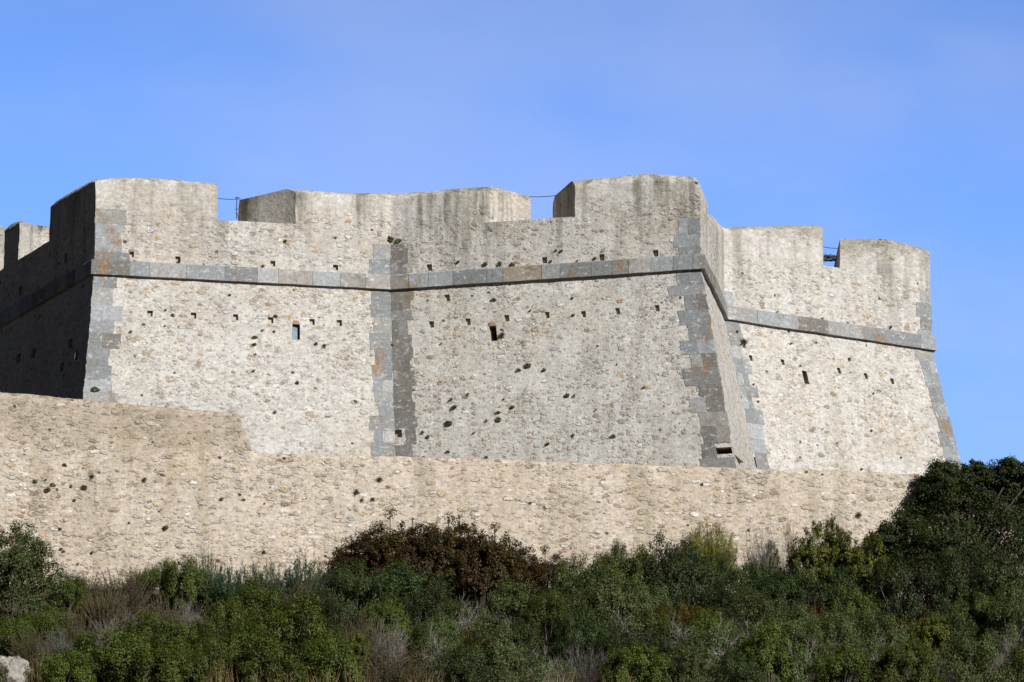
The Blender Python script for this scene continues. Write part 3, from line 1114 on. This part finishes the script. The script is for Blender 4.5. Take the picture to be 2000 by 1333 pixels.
for i in range(2):
    proto('rosemary', i, stemmy(200 + i, 170, 1.5, 0.95, 26, (0.085, 0.016), L_ROSE, M_BARK, 0.008, 0.2))
    proto('heather', i, stemmy(210 + i, 210, 1.45, 0.95, 16, (0.06, 0.015), L_HEATH, M_TWIG_B, 0.008, 0.3))
    proto('orange', i, stemmy(220 + i, 190, 1.3, 1.0, 22, (0.06, 0.02), L_ORANGE, M_TWIG_B, 0.007, 0.45))
    proto('broom', i, stemmy(230 + i, 340, 1.5, 0.6, 20, (0.12, 0.010), L_BROOM, M_TWIG_B, 0.006, 0.15, 0.06))
    proto('greygreen', i, stemmy(240 + i, 150, 1.4, 0.9, 24, (0.06, 0.028), L_GREYGREEN, M_TWIG, 0.007, 0.3))
    b = branch_set(250 + i, 1.0, 0.9, 6, 0.22, 0.016, 4)
    fine = stemmy(260 + i, 260, 1.4, 0.95, 0, None, None, M_TWIG, 0.0055, 1, 0.16)
    proto('bare', i, [('branches', tubes_mesh('bare_branches', b, M_TWIG, 4)), fine[0]])
    b = branch_set(270 + i, 0.95, 1.1, 6, 0.25, 0.018, 4)
    C, N, L, Wd, V, cl = crown(44, 240, 1.0, 0.6, (1, 1, 0.7), (0.12, 0.24), (0.05, 0.03), 0.5, 280 + i)
    proto('branchy', i, [('branches', tubes_mesh('pale_branches', b, M_BRANCH, 4)), ('foliage', quads_mesh('thin_foliage', C, N, L, Wd, V, L_OLIVE))])
    rg = np.random.default_rng(290 + i)
    n = 130
    a = rg.uniform(0, 6.28, n)
    rr = 0.35 * np.sqrt(rg.random(n))
    h = rg.uniform(0.5, 1.4, n)
    C = np.stack([np.cos(a) * rr * 1.5, np.sin(a) * rr * 1.5, h * 0.5], 1)
    T = np.stack([np.cos(a) * rr, np.sin(a) * rr, np.full(n, 0.9)], 1) + rg.normal(size=(n, 3)) * 0.22
    N = rg.normal(size=(n, 3)) * np.array((1, 1, 0.2))
    proto('grass', i, [(None, quads_mesh('grass_blades', C, N, h, 0.018, rg.random(n), L_DRY, T))])

NAT = {'rust': 2.1, 'yellow': 1.9, 'tall': 2.1, 'mastic': 1.25, 'dark': 1.25, 'olive': 1.25}
LOOK = {'tall': ('olive_green_bush', 'tall olive-green bush'), 'mastic': ('mastic_shrub', 'rounded mid-green shrub'), 'dark': ('evergreen_shrub', 'dense dark-green shrub'), 'olive': ('olive_green_shrub', 'rounded olive-green shrub'),
        'yellow': ('juniper_shrub', 'yellowish-green shrub'), 'rust': ('rusty_shrub', 'rusty brown-leaved shrub'), 'rosemary': ('upright_shrub', 'blue-green needled shrub'),
        'heather': ('heather_shrub', 'olive-brown twiggy heather'), 'orange': ('orange_heather', 'orange-tinged heather'), 'broom': ('broom_shrub', 'yellow-green spiky broom'),
        'greygreen': ('grey_green_shrub', 'grey-green upright shrub'), 'bare': ('bare_shrub', 'leafless grey shrub'), 'branchy': ('branchy_shrub', 'thin pale-branched shrub'),
        'grass': ('grass_tuft', 'straw-coloured grass tuft')}
KIND_N = {'mastic': 3, 'dark': 3, 'olive': 3, 'yellow': 3, 'rust': 3, 'tall': 1}
SEQ = {}


def place(kind, u, vtop, vbase, wpx, label, group=None, hmul=1.0):
    name, _ = LOOK[kind]
    i = SEQ.get(kind, 0)
    SEQ[kind] = i + 1
    parts = PROTO[(kind, i % KIND_N.get(kind, 2))]
    vtop -= 7
    p = ground_at(u, vbase)
    dist = math.hypot(p[1], p[2])
    wid = wpx / F * dist
    hei = max(0.4, (vbase - vtop) / F * dist)
    sx = wid / (2.0 if kind != 'grass' else 1.1)
    sz = hei / NAT.get(kind, 1.42) * hmul
    rz = random.uniform(0, 6.28)
    if parts[0][0] is None:
        o = bpy.data.objects.new(name, parts[0][1])
        COL.objects.link(o)
    else:
        o = bpy.data.objects.new(name, None)
        o.empty_display_size = 0.3
        COL.objects.link(o)
        for pn, me in parts:
            c = bpy.data.objects.new(pn, me)
            COL.objects.link(c)
            c.parent = o
    o.location = (p[0], p[1], p[2] - 0.08)
    o.rotation_euler = (0, 0, rz)
    o.scale = (sx, sx, sz)
    return tag(o, label, 'grass' if kind == 'grass' else 'shrub', group)


# every shrub: (kind, column, top, foot, width) as seen in the photograph, then an own label if it stands out
SHRUBS = [
    ('tall', 30, 1034, 1245, 175, 'tall rounded olive-green bush at the left edge against the beige wall'),
    ('mastic', 130, 1122, 1195, 85, None), ('heather', 170, 1112, 1185, 65, None), ('heather', 238, 1098, 1205, 130, 'wide grey-brown heather rising against the beige wall left of the green shrubs'),
    ('orange', 272, 1096, 1165, 60, None), ('mastic', 312, 1102, 1180, 80, None), ('mastic', 362, 1090, 1205, 110, None),
    ('rosemary', 406, 1068, 1190, 66, 'narrow blue-green spire of needled shoots standing against the beige wall'), ('rosemary', 455, 1092, 1205, 120, None), ('rosemary', 522, 1086, 1205, 115, None), ('rosemary', 592, 1072, 1205, 115, None),
    ('rust', 690, 1068, 1190, 130, None), ('rust', 762, 1020, 1195, 150, 'tallest rusty brown-leaved shrub in front of the beige wall'), ('rust', 840, 1034, 1195, 140, None), ('rust', 905, 1030, 1200, 130, None), ('rust', 968, 1046, 1200, 140, None), ('rust', 725, 1058, 1200, 130, None), ('rust', 800, 1036, 1200, 130, None), ('rust', 875, 1030, 1200, 120, None), ('rust', 935, 1043, 1205, 120, None), ('rust', 1015, 1078, 1205, 110, None), ('rust', 1065, 1086, 1195, 105, None),
    ('bare', 1028, 1052, 1170, 50, None), ('olive', 1125, 1090, 1215, 120, None), ('mastic', 1192, 1080, 1215, 120, None), ('dark', 1205, 1062, 1180, 60, None),
    ('grass', 1228, 1050, 1165, 60, 'upright pale grass tuft against the beige wall beside dark shrubs'),
    ('dark', 1298, 1054, 1220, 140, None), ('greygreen', 1338, 1018, 1165, 105, 'bluish grey-green shrub standing high against the beige wall beside yellow-green broom'), ('broom', 1386, 1018, 1175, 150, 'yellow-green broom standing against the beige wall beside a grey-green shrub'),
    ('dark', 1420, 1086, 1205, 130, None), ('dark', 1492, 1104, 1205, 130, None), ('bare', 1493, 980, 1175, 84, 'taller of two grey leafless plumes against the beige wall'), ('bare', 1546, 984, 1175, 52, 'narrower of two grey leafless plumes against the beige wall'),
    ('yellow', 1508, 1058, 1175, 44, None), ('yellow', 1588, 1030, 1220, 110, None), ('yellow', 1632, 1014, 1215, 60, 'pointed yellowish-green shrub spire near the big dark oak'), ('yellow', 1648, 1036, 1222, 120, None), ('yellow', 1696, 1052, 1228, 110, None),
    ('dark', 1765, 1082, 1245, 150, None), ('dark', 1862, 1080, 1252, 170, None), ('dark', 1970, 1074, 1255, 170, None),
    ('dark', 1352, 1064, 1218, 135, None), ('dark', 1548, 1108, 1218, 120, None), ('mastic', 1250, 1082, 1218, 115, None), ('olive', 1130, 1120, 1235, 120, None), ('mastic', 500, 1130, 1240, 130, None), ('heather', 205, 1130, 1235, 100, None), ('dark', 850, 1150, 1265, 130, None),
    # middle of the slope
    ('mastic', 290, 1195, 1305, 120, None), ('yellow', 700, 1240, 1345, 60, None), ('yellow', 1290, 1185, 1290, 80, None), ('olive', 1975, 1150, 1280, 110, None), ('mastic', 1070, 1160, 1275, 110, None), ('yellow', 1820, 1205, 1310, 90, None), ('orange', 345, 1225, 1310, 70, None), ('branchy', 1330, 1200, 1310, 150, None), ('branchy', 1480, 1205, 1320, 130, None), ('olive', 1630, 1195, 1320, 130, None), ('dark', 1210, 1230, 1330, 120, None), ('mastic', 760, 1165, 1285, 110, None), ('heather', 1690, 1125, 1235, 80, None), 
    ('mastic', 95, 1190, 1285, 120, None), ('mastic', 30, 1205, 1290, 120, None), ('orange', 190, 1148, 1230, 95, None), ('heather', 150, 1190, 1290, 100, None), ('bare', 240, 1178, 1295, 115, 'silver-grey leafless shrub amid orange heather in the left scrub'), ('bare', 372, 1158, 1275, 95, None),
    ('heather', 318, 1150, 1265, 110, None), ('orange', 268, 1205, 1280, 70, None), ('mastic', 452, 1165, 1300, 125, None), ('mastic', 410, 1200, 1310, 90, None), ('heather', 592, 1105, 1240, 95, None),
    ('orange', 532, 1142, 1220, 85, None), ('dark', 690, 1100, 1235, 150, None), ('dark', 795, 1105, 1245, 180, 'broad dark-green shrub directly below the tallest rusty shrubs'), ('mastic', 562, 1175, 1330, 200, 'widest rounded green shrub, low in the left half of the scrub'), ('mastic', 478, 1215, 1345, 140, None),
    ('heather', 702, 1175, 1320, 115, None), ('bare', 752, 1185, 1320, 110, None), ('yellow', 856, 1158, 1240, 66, None), ('branchy', 905, 1158, 1275, 125, None), ('orange', 935, 1200, 1295, 95, None),
    ('olive', 1002, 1140, 1265, 140, None), ('olive', 1172, 1120, 1265, 170, None), ('dark', 1130, 1190, 1305, 115, None), ('orange', 1335, 1158, 1245, 165, 'broad golden-orange heather below the dark shrubs in the scrub middle'),
    ('branchy', 1250, 1195, 1295, 160, None), ('olive', 1255, 1140, 1240, 120, None), ('dark', 1425, 1135, 1240, 140, None), ('olive', 1472, 1165, 1275, 140, None), ('orange', 1592, 1160, 1240, 105, None), ('olive', 1555, 1185, 1305, 150, None),
    ('dark', 1622, 1115, 1230, 160, None), ('mastic', 1662, 1150, 1250, 110, None), ('heather', 1752, 1128, 1240, 110, None), ('heather', 1862, 1118, 1220, 100, None), ('rust', 1925, 1118, 1215, 160, None), ('mastic', 1902, 1155, 1260, 105, None),
    ('orange', 1785, 1178, 1300, 150, None), ('olive', 1712, 1195, 1315, 165, None), ('dark', 1840, 1190, 1300, 130, None), ('dark', 1530, 1120, 1225, 120, None), ('dark', 640, 1160, 1280, 120, None), ('mastic', 1385, 1195, 1300, 130, None), ('olive', 860, 1210, 1310, 120, None), ('mastic', 340, 1215, 1310, 120, None), ('dark', 1010, 1215, 1310, 120, None),
    # just outside the frame
    ('olive', -90, 1100, 1250, 150, None), ('mastic', -190, 1120, 1250, 150, None), ('heather', -300, 1130, 1250, 140, None), ('dark', -140, 1210, 1340, 170, None), ('mastic', -270, 1230, 1350, 160, None), ('mastic', -60, 1250, 1370, 150, None),
    ('dark', 2090, 1090, 1250, 160, None), ('olive', 2200, 1100, 1250, 160, None), ('mastic', 2300, 1110, 1250, 150, None), ('heather', 2120, 1210, 1340, 140, None), ('mastic', 2240, 1220, 1350, 170, None), ('olive', 2110, 1270, 1380, 150, None),
    # bottom of the slope
    ('heather', 62, 1215, 1310, 95, None), ('bare', 108, 1212, 1318, 95, None), ('mastic', 120, 1268, 1375, 150, None), ('mastic', 225, 1228, 1362, 200, None), ('mastic', 318, 1262, 1385, 180, None), ('mastic', 402, 1245, 1380, 120, None),
    ('mastic', 520, 1255, 1395, 190, None), ('mastic', 640, 1240, 1390, 150, None), ('heather', 765, 1235, 1372, 175, 'brown twiggy heather mound at slope bottom below the rusty shrubs'), ('branchy', 852, 1215, 1350, 120, None), ('dark', 902, 1270, 1375, 140, None), ('olive', 962, 1228, 1362, 150, None),
    ('branchy', 1060, 1268, 1375, 150, None), ('bare', 1130, 1232, 1375, 125, None), ('heather', 1182, 1268, 1375, 125, None), ('mastic', 1242, 1260, 1382, 150, None), ('dark', 1292, 1228, 1362, 160, None), ('branchy', 1400, 1205, 1350, 190, None),
    ('mastic', 1500, 1228, 1372, 160, None), ('branchy', 1560, 1240, 1372, 120, None), ('mastic', 1642, 1262, 1372, 140, None), ('branchy', 1712, 1226, 1350, 150, None), ('mastic', 1772, 1250, 1382, 140, None), ('bare', 1830, 1258, 1372, 125, None),
    ('olive', 1902, 1238, 1372, 170, None), ('bare', 1972, 1218, 1362, 95, None), ('mastic', 2010, 1268, 1380, 130, None), ('olive', 1345, 1265, 1385, 130, None), ('dark', 1445, 1275, 1390, 130, None),
    ('grass', 470, 1296, 1410, 74, None), ('grass', 540, 1304, 1414, 74, None), ('grass', 620, 1292, 1410, 74, None), ('grass', 700, 1286, 1410, 69, None), ('grass', 830, 1294, 1414, 74, None), ('grass', 425, 1281, 1410, 64, None), ('grass', 590, 1308, 1420, 84, None), ('grass', 1090, 1301, 1414, 74, None), ('grass', 1210, 1304, 1416, 64, None), ('grass', 75, 1254, 1378, 58, None),
]
LANDMARKS = [(-180, 'outside the view at left'), (2190, 'outside the view at right'), (20, 'near the pale boulder'), (250, 'left of the wall step'), (480, 'under the wall step'), (640, 'under the left slit window'), (780, 'under the fort inner corner'), (960, 'under the middle slit window'),
             (1120, 'under the right embrasure'), (1300, 'left of the sharp fort corner'), (1430, 'under the sharp fort corner'), (1590, 'under the right slit window'), (1780, 'left of the oak'), (1950, 'under the oak')]


def landmark(u):
    return min(LANDMARKS, key=lambda q: abs(q[0] - u))[1]


ORD = ['leftmost', 'second from left', 'third from left', 'fourth from left', 'fifth from left', 'sixth from left', 'seventh from left', 'eighth from left', 'ninth from left', 'tenth from left']
NUM = {2: 'two', 3: 'three', 4: 'four', 5: 'five', 6: 'six', 7: 'seven', 8: 'eight', 9: 'nine', 10: 'ten'}


def name_all(items):
    """items: (key text, column) -> a label that only fits one of them"""
    out = [None] * len(items)
    by = {}
    for i, (k, u) in enumerate(items):
        by.setdefault(k, []).append((u, i))
    for k, l in by.items():
        l.sort()
        for j, (u, i) in enumerate(l):
            if len(l) == 1:
                out[i] = k
            elif len(l) == 2:
                out[i] = k + (', the left of two' if j == 0 else ', the right of two')
            else:
                out[i] = k + ', ' + (ORD[j] if j < len(l) - 1 else 'rightmost') + (' of ' + NUM[len(l)] if len((k + ORD[j]).split()) < 14 else '')
    return out


idx = [i for i, q in enumerate(SHRUBS) if q[5] is None]
keys = []
for i in idx:
    k, u, vt, vb, wd, _ = SHRUBS[i]
    row = 'at wall foot' if vb < 1222 and vt < 1112 else ('in mid slope' if vb < 1335 else 'at slope bottom')
    keys.append((LOOK[k][1] + ' ' + row + ' ' + landmark(u), u))
for i, lb in zip(idx, name_all(keys)):
    SHRUBS[i] = SHRUBS[i][:5] + (lb,)
for q in SHRUBS:
    place(*q, group='grass tufts in the scrub' if q[0] == 'grass' else 'shrubs on the slope below the wall')


# the big holm oak at the right
def oak():
    p = ground_at(1885, 1190)
    d = math.hypot(p[1], p[2])
    px = d / F
    t = empty('holm_oak', tuple(p))
    tag(t, 'big dark holm oak rising above the wall end at the right edge', 'tree')
    H = (1190 - 905) * px
    Wd = 330 * px
    C, N, L, W_, V = [], [], [], [], []
    blobs = [(1880, 985, 80), (1850, 930, 55), (1905, 940, 60), (1955, 938, 60), (1800, 990, 50), (1825, 950, 38), (1760, 1025, 48), (1725, 1050, 34), (1935, 1030, 85), (1840, 1060, 75), (2000, 955, 60), (2020, 1060, 80), (1785, 1075, 55), (1900, 1100, 70), (1848, 905, 22), (2050, 950, 60), (1975, 908, 34), (2020, 915, 34), (1900, 912, 30)]
    limbs = []
    root = np.array(p)
    for k, (u, v, r) in enumerate(blobs):
        v += 14
        q = ray(u, v)
        q = q * (p[1] + RNG.uniform(-0.9, 0.7)) / q[1]
        rm = r * px
        c, n, l, w2, vv, cl = crown(int(26 + r * 0.35), 130, rm, 0.0, (1, 0.9, 0.9), (0.20, 0.40), (0.125, 0.075), 0.1, 400 + k)
        # keep the lower half of each lobe too
        c2, n2, l2, w22, vv2, cl2 = crown(int(12 + r * 0.15), 120, rm, 0.0, (1, 0.9, 0.9), (0.20, 0.36), (0.125, 0.075), 0.1, 450 + k)
        c2 = c2 * np.array((1, 1, -0.8))
        for cc, nn, ll, ww, vvv in ((c, n, l, w2, vv), (c2, n2, l2, w22, vv2)):
            C.append(cc + q - root)
            N.append(nn)
            L.append(ll)
            W_.append(ww)
            V.append(vvv)
        m1 = root + np.array((0.1, 0, H * 0.22))
        m2 = (m1 + q) / 2 + np.array((0, 0, 0.5))
        limbs.append([(tuple(m1 - root), 0.16), (tuple(m2 - root), 0.09), (tuple(q - root), 0.04)])
        for c_, d_, s_, v_ in cl[:7]:
            limbs.append([(tuple(q - root), 0.04), (tuple(q - root + c_ * 0.9), 0.012)])
    me = quads_mesh('oak_crown', np.concatenate(C), np.concatenate(N), np.concatenate(L), np.concatenate(W_), np.concatenate(V), L_OAK)
    o = bpy.data.objects.new('crown', me)
    COL.objects.link(o)
    o.parent = t
    tr = tubes_mesh('oak_trunk', [[((0, 0, -0.4), 0.34), ((0.05, 0.02, H * 0.12), 0.27), ((0.1, 0, H * 0.23), 0.2)]], M_BARK_D, 8)
    o = bpy.data.objects.new('trunk', tr)
    COL.objects.link(o)
    o.parent = t
    o = bpy.data.objects.new('limbs', tubes_mesh('oak_limbs', limbs, M_BARK_D, 5))
    COL.objects.link(o)
    o.parent = t


oak()


# low ground cover between the shrubs
def undergrowth():
    n = 150000
    x = RNG.uniform(-60, 64, n)
    yl = RNG.uniform(196, 233.4, n)
    y = yl + 0.115 * x
    z = np.array([hill(a, b) for a, b in zip(x, y)])
    k = np.array([max(0.0, noise.noise(Vector((a * 0.5, b * 0.5, 2))) + 0.5) for a, b in zip(x, y)])
    z = z + RNG.random(n) ** 0.6 * (0.12 + 0.65 * k)
    C = np.stack([x, y, z], 1)
    N = RNG.normal(size=(n, 3)) + np.array((0, -0.2, 0.6))
    val = np.clip(RNG.random(n) * 0.7 + 0.3 * k, 0, 1)
    me = quads_mesh('undergrowth', C, N, RNG.uniform(0.06, 0.13, n), RNG.uniform(0.03, 0.06, n), val, L_OLIVE)
    o = bpy.data.objects.new('undergrowth', me)
    COL.objects.link(o)
    tag(o, 'low green undergrowth covering the slope between the shrubs', 'undergrowth', kind='stuff')


undergrowth()


# pale boulder, lower left
def boulder():
    p = ground_at(18, 1345)
    px = math.hypot(p[1], p[2]) / F
    bm = bmesh.new()
    bmesh.ops.create_icosphere(bm, subdivisions=5, radius=1.0)
    sx, sz = 42 * px, 66 * px
    for v in bm.verts:
        d = v.co.normalized()
        f = 1 + 0.22 * noise.noise(d * 1.6 + Vector((3, 1, 2))) + 0.10 * noise.noise(d * 4.5) + 0.05 * noise.noise(d * 11)
        c = max(abs(d.x), abs(d.y), abs(d.z))
        f *= 0.78 + 0.22 / c * 0.9
        v.co = Vector((d.x * f * sx, d.y * f * sx * 0.9, d.z * f * sz))
    me = bpy.data.meshes.new('boulder')
    bm.to_mesh(me)
    bm.free()
    me.materials.append(M_ROCK)
    o = bpy.data.objects.new('boulder', me)
    o.location = (p[0], p[1] - 0.3, p[2])
    COL.objects.link(o)
    tag(o, 'pale limestone boulder with dark lichen in the lower left corner of the scrub', 'boulder')


boulder()


# ------------------------------------------------------------------ plants growing out of the walls
def wall_point(u, v, face):
    if face == 'W':
        n3 = WN + np.array((0, 0, 0.06))
        return on_plane(u, v, W0 + np.array((0, 0, 47.0)), n3), WN
    f = FA[face]
    s_, z = f.sz(u, v)
    return f.P(s_, z), f.n


TUFT = {}
for i in range(3):
    C, N, L, Wd, V, cl = crown(10, 32, 1.0, 0.0, (1, 1, 0.9), (0.35, 0.6), (0.34, 0.10), 0.5, 500 + i)
    C2 = C * np.array((1, 1, -0.7))
    TUFT[('green', i)] = quads_mesh('wall_tuft', np.concatenate([C, C2]), np.concatenate([N, N]), np.concatenate([L, L]), np.concatenate([Wd, Wd]), np.clip(np.concatenate([V, V]) + 0.25, 0, 1), L_TUFT)
    rg = np.random.default_rng(520 + i)
    n = 110
    D = rg.normal(size=(n, 3)) + np.array((0, -0.6, 0.7))
    D /= np.linalg.norm(D, axis=1, keepdims=True)
    l = rg.uniform(0.7, 1.5, n)
    TUFT[('dry', i)] = quads_mesh('wall_sprig', D * l[:, None] * 0.5, rg.normal(size=(n, 3)), l, 0.09, rg.random(n), L_HEATH, D)
PL = [('AB', 557, 471, 5, 0), ('AB', 349, 512, 6, 0), ('AB', 262, 511, 4, 1), ('AB', 513, 521, 6, 1), ('BC', 762, 468, 11, 0), ('BC', 778, 472, 9, 0),
      ('BC', 895, 513, 6, 0), ('BC', 948, 517, 9, 0), ('BC', 977, 517, 8, 1), ('BC', 1001, 518, 9, 0), ('BC', 1097, 491, 6, 0), ('BC', 1086, 490, 4, 0), ('BC', 1076, 511, 5, 0), ('BC', 1162, 506, 6, 0), ('BC', 1128, 511, 4, 1),
      ('AB', 323, 607, 4, 1), ('AB', 337, 616, 6, 0), ('AB', 497, 660, 7, 0), ('AB', 496, 674, 7, 0), ('AB', 535, 648, 5, 0), ('AB', 538, 618, 5, 0), ('AB', 617, 673, 6, 1), ('AB', 634, 677, 8, 1), ('AB', 185, 762, 10, 0), ('AB', 580, 748, 6, 0),
      ('AB', 495, 725, 5, 0), ('AB', 537, 806, 6, 1), ('AB', 322, 637, 4, 0), ('AB', 512, 646, 4, 0), ('AB', 448, 577, 4, 0), ('AB', 255, 649, 5, 1),
      ('BC', 766, 675, 5, 0), ('BC', 965, 586, 7, 0), ('BC', 1118, 583, 5, 0), ('BC', 876, 828, 12, 0), ('BC', 887, 797, 8, 0), ('BC', 882, 781, 6, 1), ('BC', 1031, 715, 10, 0), ('BC', 1013, 724, 6, 0), ('BC', 1063, 723, 7, 0), ('BC', 1108, 773, 8, 0), ('BC', 1122, 774, 5, 1),
      ('BC', 1001, 796, 7, 0), ('BC', 974, 820, 9, 0), ('BC', 973, 807, 7, 0), ('BC', 1070, 868, 8, 0), ('BC', 1120, 850, 5, 0), ('BC', 1198, 853, 7, 0), ('BC', 836, 854, 7, 0), ('BC', 826, 846, 6, 1), ('BC', 950, 894, 5, 0), ('BC', 1258, 758, 5, 1), ('BC', 915, 771, 5, 1), ('BC', 875, 883, 5, 0), ('BC', 926, 847, 5, 1), ('BC', 951, 823, 5, 1), ('BC', 981, 656, 9, 1), ('BC', 862, 672, 4, 0), ('BC', 1165, 801, 4, 1), ('BC', 1037, 607, 4, 1), ('BC', 1120, 617, 6, 1),
      ('DE', 1452, 671, 13, 2), ('DE', 1658, 703, 7, 1), ('DE', 1439, 648, 5, 0), ('DE', 1443, 776, 7, 0), ('DE', 1480, 785, 4, 0), ('DE', 1471, 751, 4, 0), ('DE', 1540, 647, 5, 0), ('DE', 1544, 672, 4, 0), ('DE', 1593, 670, 4, 0), ('DE', 1517, 610, 4, 0), ('DE', 1605, 624, 5, 1), ('DE', 1739, 640, 6, 1), ('DE', 1634, 866, 3, 0), ('DE', 1682, 917, 4, 0), ('DE', 1759, 894, 4, 0), ('DE', 1705, 769, 4, 0), ('DE', 1701, 842, 4, 0),
      ('W', 68, 941, 8, 0), ('W', 92, 959, 11, 0), ('W', 103, 948, 8, 0), ('W', 89, 938, 4, 0), ('W', 164, 953, 9, 0), ('W', 180, 932, 8, 1), ('W', 145, 978, 6, 0), ('W', 139, 950, 5, 0), ('W', 126, 909, 6, 0), ('W', 323, 1032, 11, 0), ('W', 433, 975, 6, 0), ('W', 283, 938, 8, 1), ('W', 117, 1034, 7, 0), ('W', 119, 1073, 6, 0), ('W', 124, 1078, 5, 0), ('W', 179, 1080, 5, 0), ('W', 152, 1102, 4, 0), ('W', 252, 1022, 4, 1),
      ('W', 741, 938, 10, 1), ('W', 696, 963, 9, 1), ('W', 728, 976, 7, 1), ('W', 1676, 1008, 10, 1), ('W', 515, 1080, 7, 1), ('W', 707, 978, 6, 1)]
FN = {'AB': 'left fort face', 'BC': 'middle fort face', 'DE': 'right fort face', 'W': 'beige wall'}
FL = {'AB': [(240, 'by the corner stones'), (400, 'left part'), (530, 'left of slit'), (630, 'right of slit')],
      'BC': [(770, 'in the inner corner'), (880, 'left part'), (980, 'near the slit'), (1080, 'centre'), (1200, 'right part')],
      'DE': [(1445, 'by the inner corner'), (1520, 'left of slit'), (1620, 'right of slit'), (1740, 'near the right edge')],
      'W': [(80, 'far left'), (150, 'left part'), (300, 'under the high section'), (480, 'by the step'), (720, 'under the inner corner'), (1650, 'near the oak')]}
pk = []
for f, u, v, r, k in PL:
    size = 'tiny' if r < 6 else ('small' if r < 9 else 'bushy')
    what = ('green tuft', 'dry brown sprig', 'dark twiggy bush')[k]
    if f == 'W':
        hgt = 'high on' if v < 990 else 'low on'
    else:
        cz = wall_point(u, v, f)[0][2]
        hgt = 'above cordon' if cz > 60.5 else ('below cordon' if cz > 57.0 else ('midway down' if cz > 52.5 else 'low on'))
    pk.append((f'{size} {what} {hgt} {FN[f]} {min(FL[f], key=lambda q: abs(q[0] - u))[1]}', u))
for n_, ((f, u, v, r, k), lb) in enumerate(zip(PL, name_all(pk))):
    p, nn = wall_point(u, v, f)
    px = math.hypot(p[1], p[2]) / F
    off = 0.0 if (f == 'BC' and u < 790) else 0.02
    me = TUFT[('green' if k == 0 else 'dry', n_ % 3)]
    o = bpy.data.objects.new('wall_tuft' if k == 0 else ('wall_sprig' if k == 1 else 'wall_bush'), me)
    COL.objects.link(o)
    o.location = tuple(p + nn * (0.05 + off))
    sc = r * px * (0.62 if k == 0 else 0.8)
    o.scale = (sc * random.uniform(0.9, 1.15), sc * 0.8, sc * random.uniform(0.85, 1.1))
    o.rotation_euler = (0, random.uniform(-0.5, 0.5), math.atan2(nn[0], -nn[1]))
    tag(o, lb, 'plant', 'plants rooted in the fortress and wall')


# ------------------------------------------------------------------ cables across the embrasures
def cable(key, u0, v0, u1, v1, dep, label, post=None):
    f = FA[key]
    p0 = C0[f.a] - f.n * dep
    a = on_plane(u0, v0, p0, f.n)
    b = on_plane(u1, v1, p0, f.n)
    t = empty('safety_cable', tuple(a))
    tag(t, label, 'cable')
    pts = [(tuple((a * (1 - q) + b * q) - a - np.array((0, 0, 0.05 * math.sin(q * math.pi)))), 0.022) for q in np.linspace(0, 1, 9)]
    o = bpy.data.objects.new('cable', tubes_mesh('cable', [pts], M_IRON, 6))
    COL.objects.link(o)
    o.parent = t
    if post:
        q0, q1 = [on_plane(*q, p0, f.n) - a for q in post]
        w_ = q1[2] - q0[2]
        sg = [[(tuple(q0), 0.03), (tuple(q1), 0.03)], [(tuple(q0 + np.array((0.13, 0, 0.0))), 0.02), (tuple(q0 + np.array((0.0, 0, -w_ * -0.35))), 0.02)],
              [(tuple(q1 + np.array((-0.1, 0, -0.02))), 0.03), (tuple(q1 + np.array((0.16, 0, -0.02))), 0.03)], [(tuple(q0 + (q1 - q0) * 0.45 + np.array((-0.1, 0, 0))), 0.018), (tuple(q0 + (q1 - q0) * 0.45 + np.array((0.12, 0, 0))), 0.018)]]
        o = bpy.data.objects.new('bracket_post', tubes_mesh('bracket_post', sg, M_IRON, 6))
        COL.objects.link(o)
        o.parent = t


cable('AB', 418, 387, 470, 389, TP, 'thin dark cable with iron bracket across the left embrasure', ((462, 428), (462.5, 386)))
cable('BC', 1030, 384.5, 1088, 382, TP, 'thin dark cable across the middle embrasure beside the dark cheek')
cable('DE', 1600, 481, 1640, 485.5, TP, 'thin dark cable across the narrow right embrasure')
o = bpy.data.objects.new('wall_tuft', TUFT[('green', 1)])
COL.objects.link(o)
q = behind('DE', 1618, 506, TP + 2.0)
o.location = tuple(q)
o.scale = (0.55, 0.4, 0.35)
tag(o, 'small bush showing through the gap of the right embrasure', 'plant')

dup = {k: len(v) for k, v in USED.items() if len(v) > 1}
if dup:
    print('DUPLICATE LABELS', dup)
long_ = [k for k in USED if not 4 <= len(k.split()) <= 16]
if long_:
    print('LABEL LENGTH', long_)
